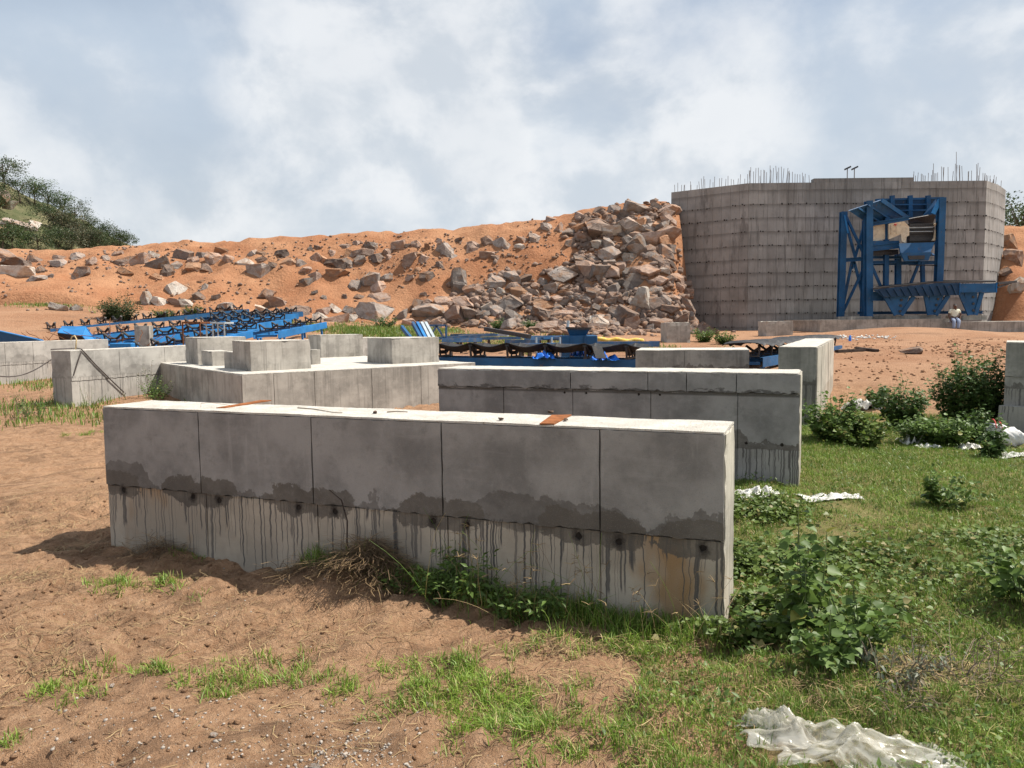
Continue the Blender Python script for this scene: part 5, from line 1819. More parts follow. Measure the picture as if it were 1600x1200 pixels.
for p_, q_ in (((668, 508.5), (697, 508.5)), ((697, 508), (697, 530)), ((669, 508), (668, 530)), ((670, 529), (682, 509)), ((682, 509), (694, 529)), ((668, 529), (697, 529))):
    mb = MB(); mb.beam(P(*p_, 27), P(*q_, 27), 0.07, 0.07, UPY); mb.build('member', M['dusty_blue_steel'], lt)
ld = wroot('tube_bundle', tuple(P(660, 525, 25)))
tag(ld, 'leaning bundle of blue and white steel tubes behind the right pedestal', 'steel tubes')
for k, (x0, x1, mt) in enumerate(((628, 644, BP), (645, 659, BP), (652, 666, PB), (659, 672, M['pale_steel']), (665, 679, M['pale_steel']))):
    mb = MB(); mb.beam(P(x0, 511 - min(k, 1) * 6, 26.2), P(x1, 531, 25), 0.09, 0.12); mb.build('tube', mt, ld)
# wrapped pipes
for k, (x0, x1, y_) in enumerate(((932, 968, 531), (962, 1005, 532))):
    a = P(x0, y_, 29); b = P(x1, y_ + 1, 29)
    mb = MB(); mb.pipe([a.lerp(b, t) + Vector((0, 0, .03 * math.sin(9 * t + k))) for t in [i / 8 for i in range(9)]], 0.10, 9)
    o = mb.build('wrapped_pipe', M['yellow_sack'], None, True)
    tag(o, ('yellow wrapped pipe next to the blue bin' if k == 0 else 'pale yellow wrapped pipe end farther from the blue bin'), 'pipe')
bb = MB(); bb.channel(P(932, 538, 28.4), P(1030, 537.5, 28.4), 0.12, 0.2, 0.015); o = bb.build('steel_channel', M['dusty_blue_steel']); tag(o, 'long blue steel channel under the yellow wrapped pipes', 'steel section')
bb = MB(); bb.channel(P(934, 545, 26.5), P(1005, 546, 26.5), 0.12, 0.16, 0.015); o = bb.build('steel_channel', BP); tag(o, 'dark blue steel channel lying nearest the fourth block', 'steel section')

# covered conveyor right of the fourth block
cc = conveyor('conveyor covered with black rubber between the blocks and the sand', P(1160, 566, 20.5), P(1292, 545, 29), 9, width=1.0, paint=BP)
a = Vector(P(1168, 540, 20.5)); b = Vector(P(1290, 528, 29)); Lc = (b - a).length
V = []; F = []
nx = 60
for i in range(nx + 1):
    x = Lc * i / nx
    for j in range(9):
        th = math.pi * j / 8
        V.append((x, -math.cos(th) * 0.56, 0.42 + 0.10 * math.sin(th) + 0.05 * math.sin(x * 2.1 + 1) * math.sin(x * 5.2) + 0.012 * math.sin(x * 13 + j)))
for i in range(nx):
    for j in range(8):
        q = i * 9 + j
        F.append((q, q + 1, q + 10, q + 9))
me = bpy.data.meshes.new('cover'); me.from_pydata(V, [], F); me.update()
co_ = link('cover', me, M['black_rubber'], cc); sol = co_.modifiers.new('thick', 'SOLIDIFY'); sol.thickness = 0.015
# ------------------------------------------------------------------ vegetation
T_HEART = (np.array([(0, .5, -.05), (0, 0, 0), (-.38, .02, .07), (-.52, .36, .10), (-.26, .74, .03), (0, 1.05, -.16), (.26, .74, .03), (.52, .36, .10), (.38, .02, .07)]),
           np.array([(0, 1, 2), (0, 2, 3), (0, 3, 4), (0, 4, 5), (0, 5, 6), (0, 6, 7), (0, 7, 8), (0, 8, 1)]))
T_LANCE = (np.array([(0, 0, 0), (-.2, .42, .07), (0, 1, -.12), (.2, .42, .07), (0, .5, 0)]), np.array([(0, 4, 1), (1, 4, 2), (0, 3, 4), (3, 2, 4)]))
T_OVAL = (np.array([(0, 0, 0), (-.36, .45, .08), (0, 1, -.05), (.36, .45, .08)]), np.array([(0, 3, 1), (1, 3, 2)]))


def leaves(pos, axis, size, tpl, rg, tumble=0.5):
    pos = np.asarray(pos, float); axis = np.asarray(axis, float); size = np.asarray(size, float)
    n = len(pos)
    axis = axis / (np.linalg.norm(axis, axis=1, keepdims=True) + 1e-9)
    up = np.tile([0, 0, 1.0], (n, 1)) + rg.normal(0, tumble, (n, 3))
    side = np.cross(axis, up); side /= (np.linalg.norm(side, axis=1, keepdims=True) + 1e-9)
    nrm = np.cross(side, axis)
    tv, tf = tpl
    V = (tv[None, :, 0, None] * side[:, None, :] + tv[None, :, 1, None] * axis[:, None, :] + tv[None, :, 2, None] * nrm[:, None, :]) * size[:, None, None] + pos[:, None, :]
    F = tf[None] + (np.arange(n) * len(tv))[:, None, None]
    return V.reshape(-1, 3), F.reshape(-1, 3)


def blades(pos, hgt, wid, lean, rg, curl=0.5):
    """grass blades: tapered, bent strips (5 verts, 3 tris)"""
    n = len(pos); pos = np.asarray(pos, float)
    an = rg.uniform(0, 2 * np.pi, n)
    out = np.stack([np.cos(an), np.sin(an), np.zeros(n)], 1)
    sd = np.stack([-np.sin(an + rg.normal(0, .6, n)), np.cos(an + rg.normal(0, .6, n)), np.zeros(n)], 1) * (wid / 2)[:, None]
    h = np.asarray(hgt)[:, None]; l = np.asarray(lean)[:, None]
    z = np.array([0, 0, 1.0])
    mid = pos + z * h * 0.62 + out * h * l * 0.45
    tip = pos + z * h * (1 - 0.35 * l * curl) + out * h * l * 1.15
    V = np.stack([pos - sd, pos + sd, mid - sd * 0.8, mid + sd * 0.8, tip], 1)
    F = np.array([(0, 1, 3), (0, 3, 2), (2, 3, 4)])[None] + (np.arange(n) * 5)[:, None, None]
    return V.reshape(-1, 3), F.reshape(-1, 3)


def gfv(x, y):
    return ground_full(np.asarray(x, float), np.asarray(y, float))


def in_block(x, y, fl, ang, L, T, pad=0.02):
    c, s = math.cos(ang), math.sin(ang)
    lx = (x - fl.x) * c + (y - fl.y) * s; ly = -(x - fl.x) * s + (y - fl.y) * c
    return (lx > -pad) & (lx < L + pad) & (ly > -pad) & (ly < T + pad)


def clear(x, y):
    return ~(in_block(x, y, fl0, angA, LA, TA) | in_block(x, y, b_fl, angA, LB, TB) | in_block(x, y, c_fl, math.atan2(rC.y, rC.x), -sC, LC) | in_block(x, y, f_fl, R(-33), 2.5, 1.1))


def add_grass(name, label, xy, hlo, hhi, wid, material, seed, leanv=0.7):
    rg = np.random.default_rng(seed)
    xy = np.asarray(xy); ok = clear(xy[:, 0], xy[:, 1]); xy = xy[ok]
    n = len(xy)
    pos = np.column_stack([xy, gfv(xy[:, 0], xy[:, 1]) - 0.004])
    h = rg.uniform(hlo, hhi, n) * rg.uniform(0.6, 1.0, n)
    V, F = blades(pos, h, wid * rg.uniform(0.6, 1.3, n) * (1 + 0.06 * xy[:, 1]), np.abs(rg.normal(0, leanv, n)), rg)
    o = link(name, np_mesh(name, V, F), M[material])
    return tag(o, label, 'grass', None, 'stuff')


rg = np.random.default_rng(3)
# lawn right of the blocks: thick near, thinner and tussocky farther off, with bare patches
n = 820000
X = rg.uniform(0.4, 11.0, n); Y = 2.6 + (rg.random(n) ** 1.55) * 12.6
edge = 1.15 + 0.10 * (Y - 4.4) + fbm(X * 0.9, Y * 0.9, 81, 3) * 0.9      # left limit
edge = np.where(Y < 4.45, 0.15 + fbm(X * 1.1, Y * 1.1, 83, 3) * 0.7 + (Y - 3) * 0.15, edge)
far_lim = 12.4 + fbm(X * .5, 1.0, 9, 2) * 2
bare = fbm(X * 0.75 + 4, Y * 0.75, 85, 4)
tuss = fbm(X * 2.6, Y * 2.6, 87, 3)
br1 = G(1500, 1050); 
bp = np.exp(-(((X - br1.x) / 0.55) ** 2 + ((Y - br1.y) / 0.30) ** 2)) + np.exp(-(((X - 1.02) / 0.5) ** 2 + ((Y - 4.22) / 0.16) ** 2))
fq = G(1325, 1185); bp = bp + 1.6 * np.exp(-(((X - fq.x) / 0.34) ** 2 + ((Y - fq.y) / 0.16) ** 2))
for q in (G(1330, 745), G(1390, 820), G(1430, 700)):
    bp = bp + 0.55 * np.exp(-(((X - q.x) / 0.45) ** 2 + ((Y - q.y) / 0.35) ** 2))
keep = (X > edge) & (Y < far_lim) & (bare + 0.8 * tuss + rg.normal(0, .15, n) > -0.60 + bp * 0.9) & ((X < 1.0 + Y * 0.80) | (rg.random(n) < 0.28)) & (X < 9.6 + 2 * fbm(X * .4, Y * .4, 99, 3))
xy = np.stack([X, Y], 1)[keep]
nk = len(xy)
tall = sstep(-fbm(xy[:, 0] * 1.4, xy[:, 1] * 1.4, 91, 3), -0.1, 0.35)
pick = rg.random(nk) < 0.35 + 0.3 * tall
add_grass('grass', 'short green grass over the ground right of the blocks', xy[~pick], 0.025, 0.06, 0.0032, 'grass_blade', 5, 0.9)
add_grass('grass', 'longer darker grass tufts right of the blocks', xy[pick], 0.035, 0.08, 0.0032, 'grass_dark', 6, 0.6)
# small broad leaves in the lawn
n = 17000
i = rg.integers(0, nk, n); xx = xy[i] + rg.normal(0, .03, (n, 2))
kp = fbm(xx[:, 0] * 1.1 + 9, xx[:, 1] * 1.1, 95, 3) + rg.normal(0, .1, n) > 0.05
xx = xx[kp & clear(xx[:, 0], xx[:, 1])]; n = len(xx)
an = rg.uniform(0, 6.28, n)
V, F = leaves(np.column_stack([xx, gfv(xx[:, 0], xx[:, 1]) + rg.uniform(.01, .07, n)]), np.stack([np.cos(an), np.sin(an), rg.uniform(-.1, .5, n)], 1), rg.uniform(.012, .032, n), T_OVAL, rg)
tag(link('ground_cover', np_mesh('ground_cover', V, F), M['leaf_ground']), 'low broad-leaved weeds growing through the grass', 'weeds', None, 'stuff')


# tufts in the bare soil: (px, py, rx, ry, count, hlo, hhi)
def tufts(spec, seed):
    rg = np.random.default_rng(seed); out = []
    for (px, py, rx, ry, cnt) in spec:
        c = G(px, py)
        k = rg.normal(0, 1, (max(3, cnt // 26), 2)) * (rx * .5, ry * .5) + (c.x, c.y)     # tussock centres
        j = rg.integers(0, len(k), cnt)
        out.append(k[j] + rg.normal(0, 0.03, (cnt, 2)))
    return np.concatenate(out)


near_t = [(420, 1050, .32, .20, 900), (350, 1062, .16, .1, 260), (235, 1050, .14, .12, 300), (95, 1075, .22, .12, 420), (150, 1040, .12, .1, 160), (5, 1150, .05, .05, 80), (180, 915, .26, .14, 420), (260, 912, .3, .12, 380),
          (690, 1040, .28, .18, 900), (660, 1085, .3, .2, 700), (740, 1060, .25, .25, 700), (760, 1120, .3, .25, 1100), (860, 1150, .35, .25, 1300), (800, 1090, .3, .25, 900), (545, 1075, .1, .08, 120), (1010, 1010, .5, .1, 900),
          (125, 677, .3, .3, 260), (320, 870, .5, .12, 260), (560, 1075, .08, .06, 60), (880, 1000, .5, .12, 600)]
add_grass('grass', 'green grass tufts scattered over the bare brown soil', tufts(near_t, 8), 0.03, 0.085, 0.0038, 'grass_blade', 9, 0.9)
left_t = [(60, 640, 1.6, .9, 900), (130, 655, 1.2, .7, 500), (215, 645, .8, .6, 500), (20, 605, 1.6, 1.2, 900), (110, 630, 1.0, .6, 300), (560, 520, 4.0, 2.5, 5200), (640, 517, 3, 2.5, 3000), (700, 530, 4, 2, 3000), (820, 536, 3, 2, 1600), (250, 485, 2.5, 1.5, 800), (70, 478, 2.5, 1.2, 600), (960, 545, 3, 2, 1200)]
xy2 = tufts(left_t, 10)
rg2 = np.random.default_rng(12)
ok2 = clear(xy2[:, 0], xy2[:, 1]); xy2 = xy2[ok2] + rg2.normal(0, .25, (ok2.sum(), 2))
V, F = blades(np.column_stack([xy2, gfv(xy2[:, 0], xy2[:, 1])]), rg2.uniform(.06, .20, len(xy2)) * (0.6 + .016 * xy2[:, 1]), 0.008 * (1 + .05 * xy2[:, 1]), np.abs(rg2.normal(0, .5, len(xy2))), rg2)
tag(link('grass', np_mesh('grass', V, F), M['grass_dark']), 'rough green grass among the far blocks and along the foot of the slope', 'grass', None, 'stuff')
# rank growth along the foot of the front block
s_ = 0.40 + 0.60 * rg.uniform(0, 1, 7000) ** 0.75
fx = a_fl.x + uA.x * LA * s_ - nA.x * np.abs(rg.normal(0, .13, 7000)) * (0.3 + s_); fy = a_fl.y + uA.y * LA * s_ - nA.y * np.abs(rg.normal(0, .13, 7000)) * (0.3 + s_)
gfoot = np.stack([fx, fy], 1)
add_grass('grass', 'rank grass along the shaded foot of the nearest block', gfoot, 0.05, 0.20, 0.0042, 'grass_dark', 14, 0.6)


# taller mixed weeds in clumps through the lawn
n = 7000
i = rg.integers(0, nk, 420); cc_ = xy[i]
j = rg.integers(0, 420, n); xx = cc_[j] + rg.normal(0, .07, (n, 2))
xx = xx[clear(xx[:, 0], xx[:, 1]) & (((xx[:, 0] - fq.x) / .42) ** 2 + ((xx[:, 1] - fq.y) / .24) ** 2 > 1)]; n = len(xx); an = rg.uniform(0, 6.28, n)
V, F = leaves(np.column_stack([xx, gfv(xx[:, 0], xx[:, 1]) + rg.uniform(.0, .11, n)]), np.stack([np.cos(an), np.sin(an), rg.uniform(.1, 1.2, n)], 1), rg.uniform(.015, .05, n), T_LANCE, rg)
tag(link('ground_cover', np_mesh('ground_cover', V, F), M['leaf_weed']), 'clumps of narrow-leaved weeds standing in the lawn', 'weeds', None, 'stuff')


# broad leaves crowding the ground beside the near block end
cl_ = []
for px, py, rx, ry, k in ((1190, 800, .5, .35, 1100), (1200, 880, .45, .35, 1300), (1250, 900, .45, .3, 900), (1180, 950, .3, .2, 800), (1330, 870, .6, .3, 600), (1300, 960, .5, .25, 900), (1170, 1000, .3, .15, 600), (1560, 850, .5, .4, 600), (1450, 900, .6, .4, 400)):
    c = G(px, py); cl_.append(rg.normal(0, 1, (k, 2)) * (rx * .5, ry * .5) + (c.x, c.y))
xx = np.concatenate(cl_); xx = xx[clear(xx[:, 0], xx[:, 1])]; n = len(xx); an = rg.uniform(0, 6.28, n)
V, F = leaves(np.column_stack([xx, gfv(xx[:, 0], xx[:, 1]) + rg.uniform(.01, .12, n)]), np.stack([np.cos(an), np.sin(an), rg.uniform(-.1, .6, n)], 1), rg.uniform(.015, .05, n), T_HEART, rg)
tag(link('ground_cover', np_mesh('ground_cover', V, F), M['leaf_ground']), 'low broad leaves crowding the ground beside the nearest block end', 'weeds', None, 'stuff')


def stalk_set(name, label, n, base_fn, hlo, hhi, material, seed, heads=True):
    """thin grass stalks with seed heads"""
    rg = random.Random(seed); mb = MB()
    for k in range(n):
        b = base_fn(rg)
        h = rg.uniform(hlo, hhi); d = Vector((rg.gauss(0, .35), rg.gauss(0, .25), 1)).normalized()
        p = Vector(b); pts_ = []
        for q in range(6):
            pts_.append(p.copy()); d = (d + Vector((rg.gauss(0, .06) + d.x * .12, d.y * .12, -0.10 * q * .3))).normalized(); p = p + d * h / 5
        mb.pipe(pts_, 0.0016, 3, 0.5)
        if heads:
            for q in range(rg.randint(2, 4)):
                e = Vector((rg.gauss(0, 1), rg.gauss(0, 1), rg.uniform(0, .8))).normalized()
                mb.pipe([pts_[-1], pts_[-1] + e * 0.025, pts_[-1] + e * 0.05 + Vector((0, 0, -0.006))], 0.0022, 3, 0.4)
    o = mb.build(name, M[material])
    return tag(o, label, 'grass', None, 'stuff')


def foot(rg, s0, s1, d0=0.03, d1=0.35):
    s = rg.uniform(s0, s1); d = rg.uniform(d0, d1)
    x = a_fl.x + uA.x * LA * s - nA.x * d; y = a_fl.y + uA.y * LA * s - nA.y * d
    return (x, y, gf(x, y))


stalk_set('grass_stalks', 'tall thin grass stalks with seed heads in front of the nearest block', 60, lambda r: foot(r, .66, 1.0), .2, .52, 'straw', 15)
stalk_set('grass_stalks', 'few long arching grass stalks rising against the nearest block', 12, lambda r: foot(r, .62, .98), .5, .8, 'grass_blade', 16, False)


def weed(name, label, base, h, spread_, nst, lps, lsize, leafm, tpl, seed, stemm='green_stem', cat='weed', group=None, bare=0.2, droop=0.2, lean=(0, 0), stem_r=0.004, clump=1.0, top_only=0.0):
    """leafy plant: stems with leaves all along them"""
    rg = random.Random(seed); nrg = np.random.default_rng(seed)
    root = empty(name, base)
    tag(root, label, cat, group)
    mb = MB(); lp = []; la = []; ls = []
    for k in range(nst):
        an = rg.uniform(0, 2 * math.pi); r = spread_ * math.sqrt(rg.random())
        hh = h * rg.uniform(0.55, 1.0) * (1 - 0.35 * (r / max(spread_, 1e-6)) ** 2)
        tip = Vector((math.cos(an) * r + lean[0] * hh, math.sin(an) * r + lean[1] * hh, hh))
        b0 = Vector((math.cos(an) * r * 0.25 * clump, math.sin(an) * r * 0.25 * clump, -0.03))
        mid_ = b0.lerp(tip, 0.5) + Vector((rg.gauss(0, .05), rg.gauss(0, .05), .06)) * h
        pts_ = [b0 * (1 - t) ** 2 + mid_ * 2 * t * (1 - t) + tip * t * t for t in [q / 6 for q in range(7)]]
        mb.pipe(pts_, stem_r, 4, 0.4)
        for q in range(lps):
            t = bare + (1 - bare) * (q + rg.random()) / lps
            i0 = min(5, int(t * 6)); f = t * 6 - i0
            p = pts_[i0].lerp(pts_[i0 + 1], f)
            d = Vector((rg.gauss(0, 1), rg.gauss(0, 1), rg.uniform(-droop, 0.7)))
            d.normalize()
            off = d * lsize * rg.uniform(0.1, 0.7)
            lp.append(p + off); la.append(d + Vector((0, 0, -droop))); ls.append(lsize * rg.uniform(0.5, 1.15) * (1.1 - 0.45 * t))
    mb.build('stem', M[stemm], root)
    V, F = leaves(np.array([v[:] for v in lp]), np.array([v[:] for v in la]), np.array(ls), tpl, nrg, 0.45)
    link('foliage', np_mesh('foliage', V, F), M[leafm], root)
    return root


def at_px(px, py):
    c = G(px, py); c.z = gf(c.x, c.y)
    return c


# near weeds on the right
weed('weed', 'tall heart-leaved weed standing right of the nearest block end', at_px(1258, 1010), 0.86, 0.15, 7, 26, 0.085, 'leaf_weed', T_HEART, 21, droop=.3)
weed('weed', 'low heart-leaved weed at the left foot of the tall one', at_px(1205, 1000), 0.30, 0.20, 9, 14, 0.078, 'leaf_weed', T_HEART, 22, droop=.3)
weed('weed', 'bushy heart-leaved weed just right of the tall one', at_px(1345, 1030), 0.42, 0.20, 9, 16, 0.075, 'leaf_weed', T_HEART, 23, droop=.3)
weed('weed', 'bushy heart-leaved weed in front, between the two taller weeds', at_px(1290, 1055), 0.30, 0.18, 8, 12, 0.07, 'leaf_weed', T_HEART, 24, droop=.3)
weed('weed', 'heart-leaved weed cut by the right edge of the photo', at_px(1604, 955), 0.52, 0.24, 11, 18, 0.085, 'leaf_weed', T_HEART, 25, droop=.3)
weed('weed', 'lone leafy weed in the middle of the grass at right', at_px(1452, 786), 0.46, 0.10, 5, 30, 0.07, 'leaf_weed', T_HEART, 26)
weed('weed', 'leaning right-hand branch of the lone weed in the grass', at_px(1470, 788), 0.36, 0.30, 6, 22, 0.065, 'leaf_weed', T_HEART, 27, lean=(.5, 0))
weed('weed', 'grey wilted weed flopped over behind the plastic film', at_px(1385, 1075), 0.22, 0.22, 16, 16, 0.055, 'leaf_wilted', T_LANCE, 28, 'dry_twig', droop=.8)
weed('weed', 'second grey wilted weed right of the first', at_px(1432, 1050), 0.18, 0.20, 12, 14, 0.05, 'leaf_wilted', T_LANCE, 29, 'dry_twig', droop=.8)
for k, (px, py, s_, n_, lb_) in enumerate(((1500, 1075, .42, 40, 'dead leafless brush lying on the bare patch at right'), (1570, 1030, .5, 22, 'dead twiggy brush at the right edge'), (1420, 1120, .25, 26, 'heap of dead stalks behind the plastic film'))):
    c = at_px(px, py); r_ = random.Random(40 + k); mb = MB()
    for q in range(n_):
        p = Vector((r_.gauss(0, s_ * .35), r_.gauss(0, s_ * .2), .0)); d = Vector((r_.gauss(0, 1), r_.gauss(0, .8), r_.uniform(.05, .9))).normalized(); pts_ = []
        for t in range(6):
            pts_.append(p.copy()); d = (d + Vector((r_.gauss(0, .3), r_.gauss(0, .3), r_.gauss(-.05, .15)))).normalized(); p = p + d * s_ * r_.uniform(.08, .16)
        mb.pipe(pts_, 0.0028, 4, 0.4)
    o = mb.build('dead_brush', M['dry_twig']); o.location = c
    tag(o, lb_, 'brush')
# broad weeds at the foot of the front block
for k, (px, py, h, sp_, lb_) in enumerate(((625, 930, .16, .14, 'leftmost low weed at the foot of the nearest block'), (680, 940, .24, .2, 'leafy weed beside the straw heap at the block foot'), (735, 950, .30, .22, 'thick leafy weed in the middle of the block foot'),
                                           (800, 960, .24, .22, 'spreading weed right of the thick one at the block foot'), (850, 968, .22, .2, 'rightmost low weed in the shade of the nearest block'), (705, 932, .36, .12, 'upright weed close against the nearest block'))):
    weed('weed', lb_, at_px(px, py), h, sp_, 13, 16, 0.075, 'leaf_weed', T_LANCE, 60 + k, droop=.2)
# bushes between the blocks at the right
for k, (px, py, h, sp_, nst, lm, lb_) in enumerate((
        (1300, 690, .8, .42, 44, 'leaf_weed', 'bright green bush against the end-on block'), (1345, 696, .50, .42, 30, 'leaf_ground', 'grassy green bush in front, right of the end-on block'),
        (1410, 668, .85, .42, 46, 'leaf_dark', 'rounded green bush in the middle of the row at right'), (1440, 690, .45, .4, 26, 'leaf_weed', 'low bush in front of the rounded one'),
        (1500, 660, 1.25, .52, 80, 'leaf_dark', 'big dark leafy bush in front of the sand heap'), (1548, 664, 1.3, .48, 80, 'leaf_dark', 'big dark bush against the block at the right edge'),
        (1485, 695, .42, .36, 26, 'leaf_weed', 'low bush under the big dark ones'), (1525, 690, .5, .34, 26, 'leaf_dark', 'low dark bush left of the white sack'), (1370, 640, .4, .3, 18, 'leaf_dark', 'small bush beside the pale rag'),
        (1548, 716, .42, .18, 14, 'leaf_dark', 'narrow dark weed left of the white sack'))):
    weed('bush', lb_, at_px(px, py), h, sp_, nst, 34, 0.075, lm, T_HEART, 80 + k, cat='bush', stem_r=.005, bare=.1)
# weeds behind the front block, right
for k, (px, py, h, lb_) in enumerate(((1175, 790, .22, 'low weed in the gap between the first two blocks'), (1210, 790, .25, 'low weed at the near end of the second block'), (1235, 800, .2, 'low weed beside the white sheet'))):
    weed('weed', lb_, at_px(px, py), h, .2, 14, 14, 0.05, 'leaf_ground', T_OVAL, 100 + k)
# left side
weed('weed', 'straggly tall weed in front of the far left wall', at_px(55, 652), 0.75, 0.35, 12, 22, 0.055, 'leaf_dark', T_OVAL, 110)
weed('weed', 'brownish straggly weed beside the end of the left wall', at_px(30, 655), 0.55, 0.5, 14, 8, 0.04, 'leaf_wilted', T_LANCE, 111, 'dry_twig')
weed('bush', 'green bush between the left wall and the foundation', at_px(243, 628), 0.62, 0.36, 20, 30, 0.06, 'leaf_weed', T_OVAL, 112, cat='bush')
weed('bush', 'greyish airy bush growing against the left wall', at_px(235, 622), 0.85, 0.30, 16, 16, 0.045, 'leaf_wilted', T_OVAL, 113, 'dry_twig', cat='bush', bare=.5)
weed('weed', 'thin weed in front of the near corner of the left wall', at_px(140, 640), 0.55, 0.35, 9, 6, 0.04, 'leaf_weed', T_LANCE, 114)
weed('weed', 'small yellow-green weed behind the second block, by the belt', at_px(700, 590), 0.9, 0.35, 12, 20, 0.06, 'leaf_ground', T_OVAL, 115)
# shrubs along the foot of the slope
for k, (px, py, h, sp_, lm, lb_) in enumerate(((192, 500, 1.5, 1.0, 'leaf_scrub', 'dark rounded shrub at the left foot of the red slope'), (175, 498, 1.1, .7, 'leaf_scrub', 'smaller dark shrub leaning on the rounded one'), (255, 498, .6, .7, 'leaf_dark', 'low green shrub right of the pale upright slab'),
                                            (300, 492, .6, .8, 'leaf_dark', 'low green shrub below the line of toe boulders'), (735, 512, .7, .8, 'leaf_dark', 'green shrub under the left end of the rock pile'), (780, 514, .6, .7, 'leaf_dark', 'green shrub behind the dark pole'),
                                            (828, 515, .6, .6, 'leaf_dark', 'green shrub left of the blue bin'), (1100, 534, .7, .6, 'leaf_weed', 'light green shrub right of the lone square plinth'), (1132, 538, .6, .5, 'leaf_weed', 'small light green shrub by the foot of the wall'), (600, 512, .7, .9, 'leaf_dark', 'dark shrub beneath the biggest grey boulder'))):
    weed('shrub', lb_, at_px(px, py), h, sp_, 46 if h > 1 else 26, 34, 0.13, lm, T_OVAL, 130 + k, cat='shrub', stem_r=.01, bare=.05)


# trees on the hill
def tree_meshes(seed, h, rx, rz, leafm):
    rg = random.Random(seed); nrg = np.random.default_rng(seed)
    tr_ = MB(); ends = []
    top = Vector((rg.gauss(0, .25), rg.gauss(0, .25), h * 0.45))
    tr_.pipe([(0, 0, -0.6), (rg.gauss(0, .06), rg.gauss(0, .06), h * .2), top], h * 0.028, 7, 0.55)
    for k in range(9):
        an = k * 2.4 + rg.uniform(-.4, .4); r = rx * rg.uniform(.45, .9)
        e = Vector((math.cos(an) * r, math.sin(an) * r, h * .5 + rz * rg.uniform(-.2, 1.3)))
        tr_.pipe([top * rg.uniform(.7, 1), top.lerp(e, .5) + Vector((0, 0, .15 * h * rg.random())), e], h * 0.012, 5, 0.3)
        ends.append(e)
    lp = []; la = []; ls = []
    cl = []
    for k in range(46):
        if k < 27: c = ends[k % 9] + Vector((rg.gauss(0, .25), rg.gauss(0, .25), rg.gauss(0, .18))) * rx
        else:
            an = rg.uniform(0, 6.28); u = math.sqrt(rg.random()); c = Vector((math.cos(an) * rx * u, math.sin(an) * rx * u, h * .5 + rz * (rg.uniform(-.3, 1.5) - .5 * u)))
        cl.append((c, rx * rg.uniform(.14, .30)))
    for c, r in cl:
        for q in range(46):
            d = Vector((rg.gauss(0, 1), rg.gauss(0, 1), rg.gauss(0, .7)))
            p = c + d * r * .55
            lp.append(p); la.append(d + Vector((0, 0, .1))); ls.append(rg.uniform(.10, .24))
    V, F = leaves(np.array([v[:] for v in lp]), np.array([v[:] for v in la]), np.array(ls), T_OVAL, nrg, .8)
    cm = np_mesh('crown', V, F); cm.materials.append(M[leafm])
    tm = tr_.mesh('trunk', True); tm.materials.append(M['bark'])
    return tm, cm


TREES = [tree_meshes(200 + k, h, rx, rz, lm) for k, (h, rx, rz, lm) in enumerate(((5.0, 2.6, 1.4, 'leaf_scrub'), (4.2, 2.4, 1.2, 'leaf_scrub'), (3.2, 2.0, 1.1, 'leaf_scrub'), (2.6, 1.9, .9, 'leaf_scrub_grey'), (4.6, 2.2, 1.6, 'leaf_dark')))]


def tree(px, py, kind, s, label, Y=None, fn=hill_z, y0=80, y1=150, group=None):
    c = G(px, py, fn, y0, y1) if Y is None else P(px, py, Y)
    if Y is not None: c.z = float(fn(c.x, c.y))
    r_ = empty('scrub_tree', c, random.Random(px * 7 + py).uniform(0, 6.28))
    tag(r_, label, 'tree', group or 'trees on the hill')
    for nm, me in zip(('trunk', 'crown'), TREES[kind]):
        link(nm, me, None, r_)
    r_.scale = (s, s, s)
    return r_


hill_trees = [(8, 300, 0, 1.15), (-12, 300, 0, 1.2), (32, 318, 1, 1.1), (55, 322, 4, 1.0), (75, 335, 0, 1.0), (98, 345, 4, 1.0), (118, 355, 0, .95), (135, 368, 1, .9), (85, 362, 1, 1.1),
              (150, 376, 2, 1.0), (168, 380, 2, 1.0), (105, 372, 3, 1.3), (125, 382, 3, 1.1), (185, 386, 2, .9), (198, 388, 2, .8), (92, 388, 2, 1.0),
              (5, 392, 2, 1.2), (140, 388, 3, 1.0), (-20, 340, 1, 1.2), (60, 392, 2, 1.0), (112, 392, 3, 1.0), (20, 392, 4, .7), (158, 390, 2, .9)]
KW = {0: 'tall spreading green tree', 1: 'broad green tree', 2: 'low green scrub tree', 3: 'greyish scrub tree', 4: 'dark green tree'}
seen = defaultdict(list)
for t in hill_trees: seen[t[2]].append(t)
for kd, q in seen.items():
    q.sort(key=lambda t: t[0])
    for i, t in enumerate(q):
        wd = 'rightmost' if i == len(q) - 1 else (ORD[i] if i < len(ORD) else 'further')
        tree(*t, '%s %s on the rocky hill at left' % (wd, KW[kd]))
tree(1592, 395, 0, 1.0, 'green tree beyond the right end of the retaining wall', 60, lambda x, y: 6.3)
tree(1612, 400, 4, 1.0, 'second green tree at the right edge behind the retaining wall', 61, lambda x, y: 6.0)
for k, (px, py, w_, h_, kd, lb_) in enumerate(((6, 326, 36, 28, 'brown', 'big dark rounded boulder on the hill at the left edge'), (36, 332, 18, 10, 'pale', 'small pale boulder right of the dark one on the hill'), (30, 358, 26, 8, 'pale', 'pale slab of rock on the hill slope'), (52, 364, 34, 9, 'grey', 'grey slab of rock below the scrub on the hill'), (73, 362, 12, 10, 'pale', 'pale boulder among the scrub on the hill'), (14, 371, 26, 10, 'orange', 'reddish rock low on the hill at the left edge'), (100, 347, 50, 4, 'pale', 'long pale rock edge slanting across the hill'))):
    o = boulder(px, py, w_, h_, kd, '', 'rocks on the hill', lb_, fn=hill_z, lift=.9, y0=80, y1=150)
    o.location.y -= 3.0; o.location.z += 0.25; o.scale = [q * 1.25 for q in o.scale]
# ------------------------------------------------------------------ straw, gravel, rubbish
rg = np.random.default_rng(31)


